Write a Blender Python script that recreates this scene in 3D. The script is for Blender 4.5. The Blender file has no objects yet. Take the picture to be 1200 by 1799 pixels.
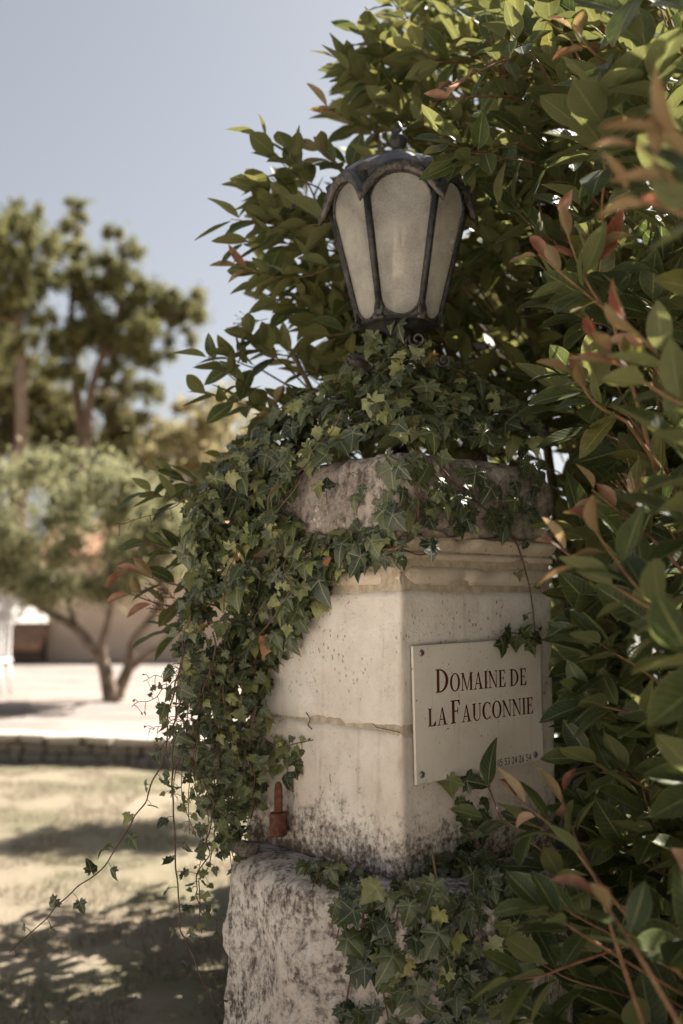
import bpy, bmesh, math, random
import numpy as np
from mathutils import Vector, Matrix, noise
from mathutils.bvhtree import BVHTree
R = math.radians
rng = np.random.default_rng(7)
random.seed(7)
sc = bpy.context.scene
col = sc.collection

# ------------------------------------------------------------------ camera
FPX = 1900.0                       # focal length in pixels of the 1200 x 1799 photograph
HOR = 1060.0                       # row of the horizon
CAMZ = 1.45
PITCH = math.atan((HOR - 899.5) / FPX)
cam_d = bpy.data.cameras.new('camera'); cam = bpy.data.objects.new('camera', cam_d); col.objects.link(cam)
cam.location = (0, 0, CAMZ); cam.rotation_euler = (R(90) + PITCH, 0, 0)
cam_d.sensor_fit = 'VERTICAL'; cam_d.sensor_height = 36.0; cam_d.sensor_width = 24.0
cam_d.lens = FPX / 1799 * 36.0
cam_d.clip_end = 3000; cam_d.clip_start = 0.05
cam_d.dof.use_dof = True; cam_d.dof.focus_distance = 2.36; cam_d.dof.aperture_fstop = 2.0
sc.camera = cam

# ------------------------------------------------------------------ sky and sun
SUN_AZ, SUN_EL = R(50), R(47)      # azimuth measured from +Y (view direction) towards +X
SUND = Vector((math.sin(SUN_AZ) * math.cos(SUN_EL), math.cos(SUN_AZ) * math.cos(SUN_EL), math.sin(SUN_EL)))
w = bpy.data.worlds.new('World'); sc.world = w; w.use_nodes = True
nt = w.node_tree; nt.nodes.clear()
sky = nt.nodes.new('ShaderNodeTexSky'); sky.sky_type = 'NISHITA'; sky.sun_disc = False
sky.sun_elevation = SUN_EL; sky.sun_rotation = SUN_AZ
sky.air_density = 1.0; sky.dust_density = 2.5; sky.ozone_density = 1.0; sky.altitude = 100
hs = nt.nodes.new('ShaderNodeHueSaturation'); hs.inputs['Saturation'].default_value = 0.36; hs.inputs['Value'].default_value = 0.66
bg = nt.nodes.new('ShaderNodeBackground'); bg.inputs['Strength'].default_value = 0.050
wo = nt.nodes.new('ShaderNodeOutputWorld')
nt.links.new(sky.outputs[0], hs.inputs['Color']); nt.links.new(hs.outputs[0], bg.inputs[0]); nt.links.new(bg.outputs[0], wo.inputs[0])
sun_d = bpy.data.lights.new('sun', 'SUN'); sun_d.energy = 5.0; sun_d.angle = R(0.5); sun_d.color = (1.0, 0.93, 0.85)
sun = bpy.data.objects.new('sun', sun_d); col.objects.link(sun)
sun.rotation_euler = SUND.to_track_quat('Z', 'Y').to_euler(); sun.location = SUND * 30
sc.view_settings.view_transform = 'Standard'; sc.view_settings.look = 'None'
sc.view_settings.exposure = 2.0; sc.view_settings.gamma = 1.0; sc.view_settings.use_curve_mapping = False
sc.cycles.max_bounces = 8; sc.cycles.diffuse_bounces = 2; sc.cycles.transparent_max_bounces = 8
sc.cycles.use_denoising = True
sc.cycles.caustics_reflective = False; sc.cycles.caustics_refractive = False

# ------------------------------------------------------------------ measuring helpers
CT, ST = math.cos(PITCH), math.sin(PITCH)
def ray(px, py):
    a, b = (px - 600) / FPX, (899.5 - py) / FPX
    return np.array([a, CT - b * ST, ST + b * CT])
def at(px, py, y):                 # the point seen at a photo pixel, y metres away
    r = ray(px, py); k = y / r[1]
    return np.array([r[0] * k, y, CAMZ + r[2] * k])
def atz(px, py, z):
    r = ray(px, py); k = (z - CAMZ) / r[2]
    return np.array([r[0] * k, r[1] * k, z])
def proj(p):
    p = np.asarray(p, float); x, y, z = p[..., 0], p[..., 1], p[..., 2] - CAMZ
    dep = y * CT + z * ST; up = -y * ST + z * CT
    dep = np.where(np.abs(dep) < 1e-4, 1e-4, dep)
    return 600 + FPX * x / dep, 899.5 - FPX * up / dep, dep
def inpoly(px, py, poly):
    c = False; n = len(poly); j = n - 1
    for i in range(n):
        xi, yi = poly[i]; xj, yj = poly[j]
        if (yi > py) != (yj > py) and px < (xj - xi) * (py - yi) / (yj - yi) + xi: c = not c
        j = i
    return c
def unit(v):
    v = np.asarray(v, float); return v / max(np.linalg.norm(v), 1e-9)

# ------------------------------------------------------------------ object helpers
def empty(name, loc, label, cat, group=None):
    o = bpy.data.objects.new(name, None); col.objects.link(o); o.location = tuple(loc); o.empty_display_size = 0.1
    o['label'] = label; o['category'] = cat
    if group: o['group'] = group
    return o
def base_of(o):
    b = np.zeros(3)
    while o is not None:
        b += np.array(o.location); o = o.parent
    return b
def mesh(name, verts, faces, mat=None, parent=None, smooth=True, attrs=None, kind=None, label=None, cat=None, group=None, loc=None):
    v = np.asarray(verts, float).reshape(-1, 3)
    base = base_of(parent) if parent is not None else np.zeros(3)
    if loc is not None: base = base + (np.asarray(loc, float) - base)
    me = bpy.data.meshes.new(name); me.from_pydata((v - base).tolist(), [], [list(f) for f in faces])
    if attrs:
        for k, (typ, dat) in attrs.items():
            a = me.attributes.new(k, typ, 'POINT')
            a.data.foreach_set('value' if typ == 'FLOAT' else 'vector', np.asarray(dat, np.float32).ravel())
    if smooth and len(me.polygons): me.polygons.foreach_set('use_smooth', [True] * len(me.polygons))
    me.update()
    o = bpy.data.objects.new(name, me); col.objects.link(o)
    if mat: me.materials.append(mat)
    if parent is not None:
        o.parent = parent
        if loc is not None: o.location = tuple(np.asarray(loc, float) - base_of(parent))
    elif loc is not None: o.location = tuple(loc)
    if kind: o['kind'] = kind
    if label: o['label'] = label
    if cat: o['category'] = cat
    if group: o['group'] = group
    return o
class MB:                           # mesh collector
    def __init__(s): s.v = []; s.f = []
    def add(s, v, f):
        n = len(s.v); s.v += [tuple(map(float, p)) for p in v]; s.f += [tuple(i + n for i in q) for q in f]
    def box(s, lo, hi, rot=None, c=(0, 0, 0)):
        P = [(x, y, z) for x in (lo[0], hi[0]) for y in (lo[1], hi[1]) for z in (lo[2], hi[2])]
        if rot is not None: P = [tuple(np.array(rot) @ np.array(p) + np.array(c)) for p in P]
        s.add(P, [(0, 1, 3, 2), (4, 6, 7, 5), (0, 4, 5, 1), (2, 3, 7, 6), (0, 2, 6, 4), (1, 5, 7, 3)])
    def tube(s, pts, rad, n=6, cap=True):
        pts = [np.asarray(p, float) for p in pts]; m = len(pts)
        rad = list(rad) if hasattr(rad, '__len__') else [rad] * m
        u = None; V = []; F = []
        for i in range(m):
            t = unit(pts[min(i + 1, m - 1)] - pts[max(i - 1, 0)])
            if u is None:
                u = np.cross(t, (0, 0, 1.0) if abs(t[2]) < 0.9 else (1.0, 0, 0))
            u = unit(u - t * np.dot(u, t)); b = np.cross(t, u)
            for k in range(n):
                a = 2 * math.pi * k / n
                V.append(pts[i] + rad[i] * (math.cos(a) * u + math.sin(a) * b))
        for i in range(m - 1):
            for k in range(n):
                k2 = (k + 1) % n
                F.append((i * n + k, i * n + k2, (i + 1) * n + k2, (i + 1) * n + k))
        if cap: F.append(tuple(range(n))[::-1]); F.append(tuple((m - 1) * n + k for k in range(n)))
        s.add(V, F)
    def lathe(s, prof, c, n=16):
        V = []; F = []
        for r, z in prof:
            for k in range(n):
                a = 2 * math.pi * k / n; V.append((c[0] + r * math.cos(a), c[1] + r * math.sin(a), c[2] + z))
        for i in range(len(prof) - 1):
            for k in range(n):
                k2 = (k + 1) % n; F.append((i * n + k, i * n + k2, (i + 1) * n + k2, (i + 1) * n + k))
        F.append(tuple(range(n))[::-1]); F.append(tuple((len(prof) - 1) * n + k for k in range(n)))
        s.add(V, F)
    def build(s, name, mat, parent=None, smooth=True, **kw): return mesh(name, s.v, s.f, mat, parent, smooth, **kw)
def smooth_poly(pts, n=6):          # Catmull-Rom through the points
    pts = [np.asarray(p, float) for p in pts]; P = [2 * pts[0] - pts[1]] + pts + [2 * pts[-1] - pts[-2]]; out = []
    for i in range(1, len(P) - 2):
        for k in range(n):
            t = k / n; a, b, c, d = P[i - 1], P[i], P[i + 1], P[i + 2]
            out.append(0.5 * (2 * b + (c - a) * t + (2 * a - 5 * b + 4 * c - d) * t * t + (3 * b - a - 3 * c + d) * t ** 3))
    out.append(pts[-1]); return out

# ------------------------------------------------------------------ materials
def mat_new(name):
    m = bpy.data.materials.new(name); m.use_nodes = True; n = m.node_tree; n.nodes.clear()
    out = n.nodes.new('ShaderNodeOutputMaterial'); return m, n, out
class N:                            # tiny node helper
    def __init__(s, tree): s.t = tree
    def new(s, t, **kw):
        n = s.t.nodes.new(t)
        for k, v in kw.items(): setattr(n, k, v)
        return n
    def link(s, a, b): s.t.links.new(a, b)
    def put(s, sock, v):
        if hasattr(v, 'is_output'): s.link(v, sock)
        else: sock.default_value = v
    def math(s, op, a, b=0.0, c=None, clamp=False):
        n = s.new('ShaderNodeMath', operation=op); n.use_clamp = clamp
        s.put(n.inputs[0], a); s.put(n.inputs[1], b)
        if c is not None: s.put(n.inputs[2], c)
        return n.outputs[0]
    def mix(s, fac, a, b, mode='MIX'):
        n = s.new('ShaderNodeMix', data_type='RGBA', blend_type=mode)
        s.put(n.inputs[0], fac); s.put(n.inputs[6], a if hasattr(a, 'is_output') else (*a, 1)[:4]); s.put(n.inputs[7], b if hasattr(b, 'is_output') else (*b, 1)[:4])
        return n.outputs[2]
    def noise(s, vec, scale, detail=4, rough=0.55, dist=0.0):
        n = s.new('ShaderNodeTexNoise'); n.inputs['Scale'].default_value = scale; n.inputs['Detail'].default_value = detail
        n.inputs['Roughness'].default_value = rough; n.inputs['Distortion'].default_value = dist
        if vec is not None: s.link(vec, n.inputs['Vector'])
        return n.outputs['Fac']
    def ramp(s, fac, lo, hi):       # smoothstep
        n = s.new('ShaderNodeMapRange', interpolation_type='SMOOTHSTEP'); s.put(n.inputs[0], fac)
        n.inputs[1].default_value = lo; n.inputs[2].default_value = hi; return n.outputs[0]
    def obj(s): return s.new('ShaderNodeTexCoord').outputs['Object']
    def scalev(s, v, sx, sy, sz):
        n = s.new('ShaderNodeVectorMath', operation='MULTIPLY'); s.link(v, n.inputs[0]); n.inputs[1].default_value = (sx, sy, sz); return n.outputs[0]
    def bump(s, h, strength, dist, prev=None):
        n = s.new('ShaderNodeBump'); n.inputs['Strength'].default_value = strength; n.inputs['Distance'].default_value = dist
        s.put(n.inputs['Height'], h)
        if prev is not None: s.link(prev, n.inputs['Normal'])
        return n.outputs[0]
    def bsdf(s, color, rough=0.8, spec=0.3, metal=0.0, normal=None):
        n = s.new('ShaderNodeBsdfPrincipled'); s.put(n.inputs['Base Color'], color if hasattr(color, 'is_output') else (*color, 1)[:4])
        s.put(n.inputs['Roughness'], rough); n.inputs['Specular IOR Level'].default_value = spec; s.put(n.inputs['Metallic'], metal)
        if normal is not None: s.link(normal, n.inputs['Normal'])
        return n

def mat_stone(name, base, base2, dark, lich, dark_lo, dark_hi, pit=1.0, grime=None, ms=14, lk=0.30):
    """limestone: cloudy base, brown-black lichen specks, pale lichen, pits.  grime=(z0,z1): dirt splashed between these heights"""
    m, t, out = mat_new(name); n = N(t); co = n.obj()
    big = n.noise(co, 3.0, 5, 0.6); mid = n.noise(co, ms, 7, 0.72); fine = n.noise(co, 70, 5, 0.7); vfine = n.noise(co, 260, 3, 0.6)
    c = n.mix(n.ramp(big, 0.35, 0.65), base, base2)
    c = n.mix(n.math('MULTIPLY', n.ramp(mid, 0.4, 0.7), 0.35), c, tuple(x * 0.72 for x in base2))
    c = n.mix(n.math('MULTIPLY', n.ramp(fine, 0.48, 0.66), lk), c, lich)
    streak = n.noise(n.scalev(co, 30, 30, 5), 1.0, 6, 0.7, 0.4)
    blot = n.math('MULTIPLY', n.ramp(mid, dark_lo, dark_hi), n.ramp(n.math('ADD', n.math('MULTIPLY', fine, 0.6), n.math('MULTIPLY', streak, 0.4)), 0.42, 0.60))
    if grime:
        z = n.new('ShaderNodeSeparateXYZ'); n.link(co, z.inputs[0])
        g = n.new('ShaderNodeMapRange'); n.link(z.outputs[2], g.inputs[0]); g.inputs[1].default_value = grime[1]; g.inputs[2].default_value = grime[0]
        gg = n.math('ADD', n.math('MULTIPLY', g.outputs[0], 0.36), n.math('ADD', n.math('MULTIPLY', fine, 0.55), n.math('MULTIPLY', mid, 0.35)))
        blot = n.math('MAXIMUM', blot, n.math('MULTIPLY', n.ramp(gg, 0.60, 0.80), n.ramp(g.outputs[0], 0.0, 0.3)))
    drip = n.noise(n.scalev(co, 26, 26, 1.7), 1.0, 6, 0.68, 0.5)
    c = n.mix(n.math('MULTIPLY', n.math('MULTIPLY', n.ramp(drip, 0.52, 0.72), n.ramp(mid, .3, .6)), 0.30), c, tuple(x * 2.4 for x in dark))
    c = n.mix(n.math('MULTIPLY', blot, 0.93), c, dark)
    pits = n.ramp(vfine, 0.62, 0.72)
    pm = n.math('MULTIPLY', n.math('MULTIPLY', pits, n.ramp(n.noise(co, 22, 3), 0.45, 0.62)), 0.55 * pit)
    c = n.mix(pm, c, tuple(x * 0.35 for x in dark))
    vo = n.new('ShaderNodeTexVoronoi'); vo.inputs['Scale'].default_value = 88; n.link(n.scalev(co, 1, 1, .7), vo.inputs['Vector'])
    hole = n.math('MULTIPLY', n.math('SUBTRACT', 1.0, n.ramp(n.math('ADD', vo.outputs['Distance'], n.math('MULTIPLY', n.math('SUBTRACT', vfine, .5), .5)), .10, .24)), n.ramp(n.noise(co, 7, 4, .7), .50, .60))
    c = n.mix(n.math('MULTIPLY', hole, .55), c, tuple(x * 1.1 for x in dark)); pm = n.math('MAXIMUM', pm, n.math('MULTIPLY', hole, .9))
    h = n.math('ADD', n.math('MULTIPLY', fine, 0.6), n.math('MULTIPLY', vfine, 0.25)); h = n.math('SUBTRACT', h, n.math('MULTIPLY', blot, 0.3)); h = n.math('SUBTRACT', h, n.math('MULTIPLY', pm, 0.8))
    b = n.bsdf(c, 0.92, 0.15, normal=n.bump(h, 0.7, 0.006)); n.link(b.outputs[0], out.inputs[0]); return m

def mat_leaf(name, g1, g2, g3, vein, young=None, rough=0.44, trans=0.30, kind='photinia', spec=0.30):
    m, t, out = mat_new(name); n = N(t)
    a = n.new('ShaderNodeAttribute', attribute_name='luv'); r = n.new('ShaderNodeAttribute', attribute_name='rnd')
    s = n.new('ShaderNodeSeparateXYZ'); n.link(a.outputs['Vector'], s.inputs[0]); u, v, y = s.outputs
    rnd = r.outputs['Fac']
    co = n.obj()
    c = n.mix(n.ramp(rnd, 0.0, 0.55), g1, g2); c = n.mix(n.ramp(rnd, 0.62, 1.0), c, g3)
    c = n.mix(n.math('MULTIPLY', n.ramp(n.noise(co, 60, 4), 0.4, 0.7), 0.35), c, tuple(x * 0.6 for x in g1))
    if kind == 'photinia':
        av = n.math('ABSOLUTE', v)
        sv = n.math('SINE', n.math('MULTIPLY', n.math('SUBTRACT', u, n.math('MULTIPLY', av, 0.22)), 62.0))
        mid = n.math('SUBTRACT', 1.0, n.ramp(av, 0.02, 0.10))
        c = n.mix(n.math('MULTIPLY', n.ramp(sv, 0.75, 1.0), 0.16), c, vein)
        c = n.mix(n.math('MULTIPLY', mid, 0.6), c, vein)
        c = n.mix(n.math('MULTIPLY', n.ramp(av, 0.88, 1.0), 0.35), c, vein)
        spots = n.ramp(n.noise(co, 190, 2), 0.70, 0.76)
        c = n.mix(n.math('MULTIPLY', spots, 0.5), c, (0.07, 0.035, 0.015))
        if young:
            yc = n.mix(n.ramp(n.math('ADD', n.noise(co, 28, 4), n.math('MULTIPLY', rnd, 0.6)), 0.55, 1.05), young[0], young[1])
            c = n.mix(y, c, yc)
        hgt = n.math('ADD', n.math('MULTIPLY', sv, 0.25), n.math('MULTIPLY', mid, -1.0))
    else:
        wv = n.math('SUBTRACT', 1.0, v)          # v : 1 on a vein, 0 on the margin
        line = n.ramp(v, 0.86, 0.97)
        net = n.new('ShaderNodeTexVoronoi', feature='DISTANCE_TO_EDGE'); net.inputs['Scale'].default_value = 150; n.link(co, net.inputs['Vector'])
        nl = n.math('SUBTRACT', 1.0, n.ramp(net.outputs['Distance'], 0.02, 0.10))
        c = n.mix(n.math('MULTIPLY', nl, 0.12), c, vein)
        c = n.mix(n.math('MULTIPLY', line, 0.62), c, vein)
        if young:
            c = n.mix(y, c, n.mix(rnd, young[0], young[1]))
        hgt = n.math('ADD', n.math('MULTIPLY', line, -1.0), n.math('MULTIPLY', nl, -0.3))
    geo = n.new('ShaderNodeNewGeometry')
    under = n.mix(0.55, c, tuple(0.5 * (x + q) for x, q in zip(g3, (0.16, 0.17, 0.09))))
    c2 = n.mix(geo.outputs['Backfacing'], c, under)
    rg = n.math('ADD', n.math('MULTIPLY', geo.outputs['Backfacing'], 0.25), n.math('ADD', rough - 0.08, n.math('MULTIPLY', n.noise(co, 40, 3), 0.18)))
    nb = n.bump(n.math('ADD', hgt, n.math('MULTIPLY', n.noise(co, 90, 3), 0.8)), 0.35, 0.0015)
    b = n.bsdf(c2, rg, spec, normal=nb)
    tr = n.new('ShaderNodeBsdfTranslucent')
    hsv = n.new('ShaderNodeHueSaturation'); hsv.inputs['Saturation'].default_value = 1.15; hsv.inputs['Value'].default_value = 1.9; hsv.inputs['Hue'].default_value = 0.492
    n.link(c2, hsv.inputs['Color']); n.link(hsv.outputs[0], tr.inputs['Color'])
    mx = n.new('ShaderNodeMixShader'); mx.inputs[0].default_value = trans
    n.link(b.outputs[0], mx.inputs[1]); n.link(tr.outputs[0], mx.inputs[2]); n.link(mx.outputs[0], out.inputs[0]); return m

def mat_simple(name, c1, c2, scale=20, rough=0.85, spec=0.2, bump=0.4, dist=0.004, metal=0.0, stretch=(1, 1, 1)):
    m, t, out = mat_new(name); n = N(t); co = n.scalev(n.obj(), *stretch); f = n.noise(co, scale, 6, 0.65)
    c = n.mix(n.ramp(f, 0.35, 0.68), c1, c2)
    b = n.bsdf(c, rough, spec, metal, normal=n.bump(f, bump, dist)); n.link(b.outputs[0], out.inputs[0]); return m

def mat_farleaf(name, c1, c2, trans=0.35):
    m, t, out = mat_new(name); n = N(t)
    r = n.new('ShaderNodeAttribute', attribute_name='rnd'); c = n.mix(r.outputs['Fac'], c1, c2)
    b = n.bsdf(c, 0.6, 0.25); tr = n.new('ShaderNodeBsdfTranslucent'); n.link(n.mix(0.5, c, c2), tr.inputs['Color'])
    mx = n.new('ShaderNodeMixShader'); mx.inputs[0].default_value = trans
    n.link(b.outputs[0], mx.inputs[1]); n.link(tr.outputs[0], mx.inputs[2]); n.link(mx.outputs[0], out.inputs[0]); return m

def mat_ground():
    m, t, out = mat_new('dry_lawn'); n = N(t); co = n.obj()
    a = n.noise(co, 0.9, 5, 0.6); b_ = n.noise(co, 7, 5, 0.65); f = n.noise(co, 60, 4, 0.7)
    c = n.mix(n.ramp(a, 0.38, 0.62), (0.275, 0.228, 0.165), (0.165, 0.155, 0.093))
    c = n.mix(n.math('MULTIPLY', n.ramp(b_, 0.45, 0.7), 0.5), c, (0.29, 0.235, 0.18))
    c = n.mix(n.math('MULTIPLY', n.ramp(f, 0.5, 0.75), 0.5), c, (0.14, 0.115, 0.055))
    b = n.bsdf(c, 0.95, 0.1, normal=n.bump(n.math('ADD', f, b_), 0.8, 0.03)); n.link(b.outputs[0], out.inputs[0]); return m
def mat_gravel(name, c1, c2):
    m, t, out = mat_new(name); n = N(t); co = n.obj()
    v = n.new('ShaderNodeTexVoronoi'); v.inputs['Scale'].default_value = 55; n.link(co, v.inputs['Vector'])
    a = n.noise(co, 0.6, 5, 0.65)
    c = n.mix(n.ramp(n.noise(n.scalev(co, .55, 1.6, 1), 1.0, 6, .7), 0.44, 0.68), c1, c2)
    c = n.mix(n.math('MULTIPLY', v.outputs['Distance'], 0.5), c, tuple(x * 0.6 for x in c2))
    b = n.bsdf(c, 0.95, 0.1, normal=n.bump(n.math('SUBTRACT', 1.0, v.outputs['Distance']), 0.6, 0.012)); n.link(b.outputs[0], out.inputs[0]); return m

M = {}
M['lawn'] = mat_ground()
M['gravel'] = mat_gravel('pale_gravel', (0.32, 0.28, 0.255), (0.165, 0.132, 0.105))
M['shaft'] = mat_stone('limestone_shaft', (0.78, 0.72, 0.65), (0.65, 0.565, 0.47), (0.105, 0.075, 0.05), (0.72, 0.66, 0.58), 0.60, 0.80)
M['shaft_low'] = mat_stone('limestone_shaft_grimy', (0.75, 0.685, 0.61), (0.60, 0.515, 0.42), (0.075, 0.05, 0.035), (0.66, 0.60, 0.54), 0.58, 0.76, grime=(0.84, 1.14))
M['mould'] = mat_stone('limestone_moulding', (0.66, 0.565, 0.45), (0.52, 0.42, 0.31), (0.12, 0.08, 0.05), (0.66, 0.57, 0.46), 0.54, 0.74)
M['cap'] = mat_stone('limestone_cap', (0.46, 0.405, 0.35), (0.28, 0.23, 0.185), (0.06, 0.04, 0.03), (0.70, 0.66, 0.62), 0.33, 0.52, 1.8, ms=22, lk=0.6)
M['plinth'] = mat_stone('limestone_plinth', (0.66, 0.595, 0.525), (0.50, 0.435, 0.37), (0.05, 0.033, 0.024), (0.66, 0.63, 0.60), 0.37, 0.55, 1.8, grime=(0.0, 0.95), ms=21, lk=0.55)
M['mortar'] = mat_simple('mortar', (0.36, 0.285, 0.20), (0.50, 0.42, 0.32), 60)
M['bark'] = mat_simple('bark', (0.085, 0.06, 0.042), (0.17, 0.125, 0.09), 25, 0.9, 0.15, 0.8, 0.01, stretch=(1, 1, 0.25))
M['olive_bark'] = mat_simple('olive_bark', (0.10, 0.075, 0.055), (0.26, 0.20, 0.15), 8, 0.9, 0.15, 0.8, 0.02)
M['pale_bark'] = mat_simple('pale_bark', (0.17, 0.125, 0.095), (0.30, 0.24, 0.19), 3, 0.9, 0.15, 0.8, 0.02)
M['twig'] = mat_simple('red_twig', (0.12, 0.060, 0.032), (0.20, 0.115, 0.052), 30, 0.6, 0.35)
M['vine'] = mat_simple('ivy_stem', (0.085, 0.052, 0.033), (0.15, 0.10, 0.06), 60, 0.75, 0.2)
M['photinia'] = mat_leaf('photinia_leaf', (0.027, 0.042, 0.015), (0.066, 0.084, 0.027), (0.140, 0.132, 0.038), (0.25, 0.25, 0.11),
                         young=((0.23, 0.080, 0.046), (0.42, 0.265, 0.185)))
M['ivy'] = mat_leaf('ivy_leaf', (0.018, 0.029, 0.011), (0.058, 0.074, 0.024), (0.24, 0.245, 0.085), (0.27, 0.265, 0.13),
                    young=((0.26, 0.26, 0.07), (0.30, 0.12, 0.045)), rough=0.36, trans=0.12, kind='ivy', spec=0.5)
M['far_a'] = mat_farleaf('robinia_foliage', (0.066, 0.078, 0.028), (0.235, 0.222, 0.092), 0.45)
M['far_b'] = mat_farleaf('dark_foliage', (0.06, 0.062, 0.022), (0.20, 0.175, 0.065), 0.4)
M['far_c'] = mat_farleaf('pale_foliage', (0.16, 0.145, 0.065), (0.38, 0.33, 0.17), 0.5)
M['olive'] = mat_farleaf('olive_foliage', (0.145, 0.15, 0.072), (0.37, 0.36, 0.20), 0.45)

# ================================================================== THE SETTING
def sheet(name, pts, mat, z=0.0, nx=1):
    o = mesh(name, [(x, y, z) for x, y in pts], [tuple(range(len(pts)))], mat, smooth=False, kind='structure'); return o
TZ = 0.27                                         # height of the gravel terrace above the lawn
A0, A1 = atz(0, 1337, 0), atz(400, 1352, 0)       # foot line of the low retaining wall
wd = unit(A1 - A0)[:2]; wn = np.array([-wd[1], wd[0]])   # along the wall, away from the camera
def wl(s, t=0.0): return A0[:2] + wd * s + wn * t
# lawn: one gently uneven sheet near the camera inside one huge flat one
sheet('ground', [(-900, -300), (900, -300), (900, 2500), (-900, 2500)], M['lawn'], -0.06)
gx, gy = np.arange(-6, 5.01, 0.1), np.arange(1.6, 10.3, 0.1)
V = [(x, y, 0.03 * noise.noise(Vector((x * 0.7, y * 0.7, 3))) + 0.018 * noise.noise(Vector((x * 4, y * 4, 1))) - 0.0) for y in gy for x in gx]
F = [(j * len(gx) + i, j * len(gx) + i + 1, (j + 1) * len(gx) + i + 1, (j + 1) * len(gx) + i) for j in range(len(gy) - 1) for i in range(len(gx) - 1)]
mesh('lawn', V, F, M['lawn'], kind='structure')
M['bounce'] = mat_gravel('bounce_gravel', (0.72, 0.66, 0.58), (0.62, 0.55, 0.46))
sheet('bounce_gravel_sheet', [(-40, -60), (40, -60), (40, 1.0), (1.0, 1.0), (0.0, 2.0), (-0.5, 3.0), (-40, 3.4)], M['bounce'], 0.06)  # unseen pale gravel, added to bounce sunlight onto the pillar's left face
# terrace: raised gravel court, uneven top
tv, tf = [], []
TS, TT = np.linspace(-30, 26, 90), np.concatenate([np.linspace(0.24, 5, 30), np.linspace(5.3, 46, 40)])
for t in TT:
    for s in TS:
        p = wl(s, t); tv.append((p[0], p[1], TZ - 0.015 + 0.02 * noise.noise(Vector((p[0] * .9, p[1] * .9, 7)))))
for j in range(len(TT) - 1):
    for i in range(len(TS) - 1):
        a = j * len(TS) + i; tf.append((a, a + 1, a + 1 + len(TS), a + len(TS)))
mesh('gravel_terrace', tv, tf, M['gravel'], kind='structure')

# low retaining wall of small rough stones
M['wallstone'] = mat_simple('rubble_stone', (0.20, 0.165, 0.135), (0.42, 0.365, 0.31), 9, 0.95, 0.1, 0.9, 0.02)
M['coping'] = mat_simple('coping_stone', (0.50, 0.44, 0.37), (0.62, 0.56, 0.48), 9, 0.95, 0.1, 0.9, 0.02)
p0 = wl(0, 0)
low_wall = empty('low_stone_wall', (p0[0], p0[1], 0), 'low rough stone retaining wall edging the pale gravel across the lawn', 'wall')
core = MB(); ang = math.atan2(wd[1], wd[0]); Rz = np.array([[math.cos(ang), -math.sin(ang), 0], [math.sin(ang), math.cos(ang), 0], [0, 0, 1]])
core.box((-30, 0.05, -0.1), (26, 0.26, TZ - 0.02), Rz, (p0[0], p0[1], 0)); core.build('core', M['wallstone'], low_wall, False)
def rough_stone_mesh(seed, bev=0.16):
    r = random.Random(seed); bm = bmesh.new(); bmesh.ops.create_cube(bm, size=1.0)
    for v in bm.verts: v.co += Vector((r.uniform(-.09, .09), r.uniform(-.09, .09), r.uniform(-.09, .09)))
    bmesh.ops.bevel(bm, geom=list(bm.edges), offset=bev, segments=1, affect='EDGES')
    me = bpy.data.meshes.new('stone'); bm.to_mesh(me); bm.free(); me.materials.append(M['wallstone']); return me
stone_me = [rough_stone_mesh(i) for i in range(7)]
cope_me = [rough_stone_mesh(20 + i, 0.10) for i in range(4)]
for m_ in cope_me: m_.materials[0] = M['coping']
rr = random.Random(3); zc = -0.02
for ci, ch in enumerate((0.105, 0.10, 0.075)):
    s = -4.2
    while s < 3.2:
        L = rr.uniform(0.10, 0.25) if ci < 2 else rr.uniform(0.2, 0.42)
        o = bpy.data.objects.new('stone', rr.choice(stone_me if ci < 2 else cope_me)); col.objects.link(o); o.parent = low_wall
        c = wl(s + L / 2, 0.06 + rr.uniform(-.012, .012)) - p0
        o.location = (c[0], c[1], zc + ch / 2 + rr.uniform(-.006, .006)); o.rotation_euler = (rr.uniform(-.05, .05), rr.uniform(-.05, .05), ang + rr.uniform(-.06, .06))
        o.scale = (L * 1.02, 0.17 if ci < 2 else 0.24, ch * 1.04); s += L + 0.008
    zc += ch

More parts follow.
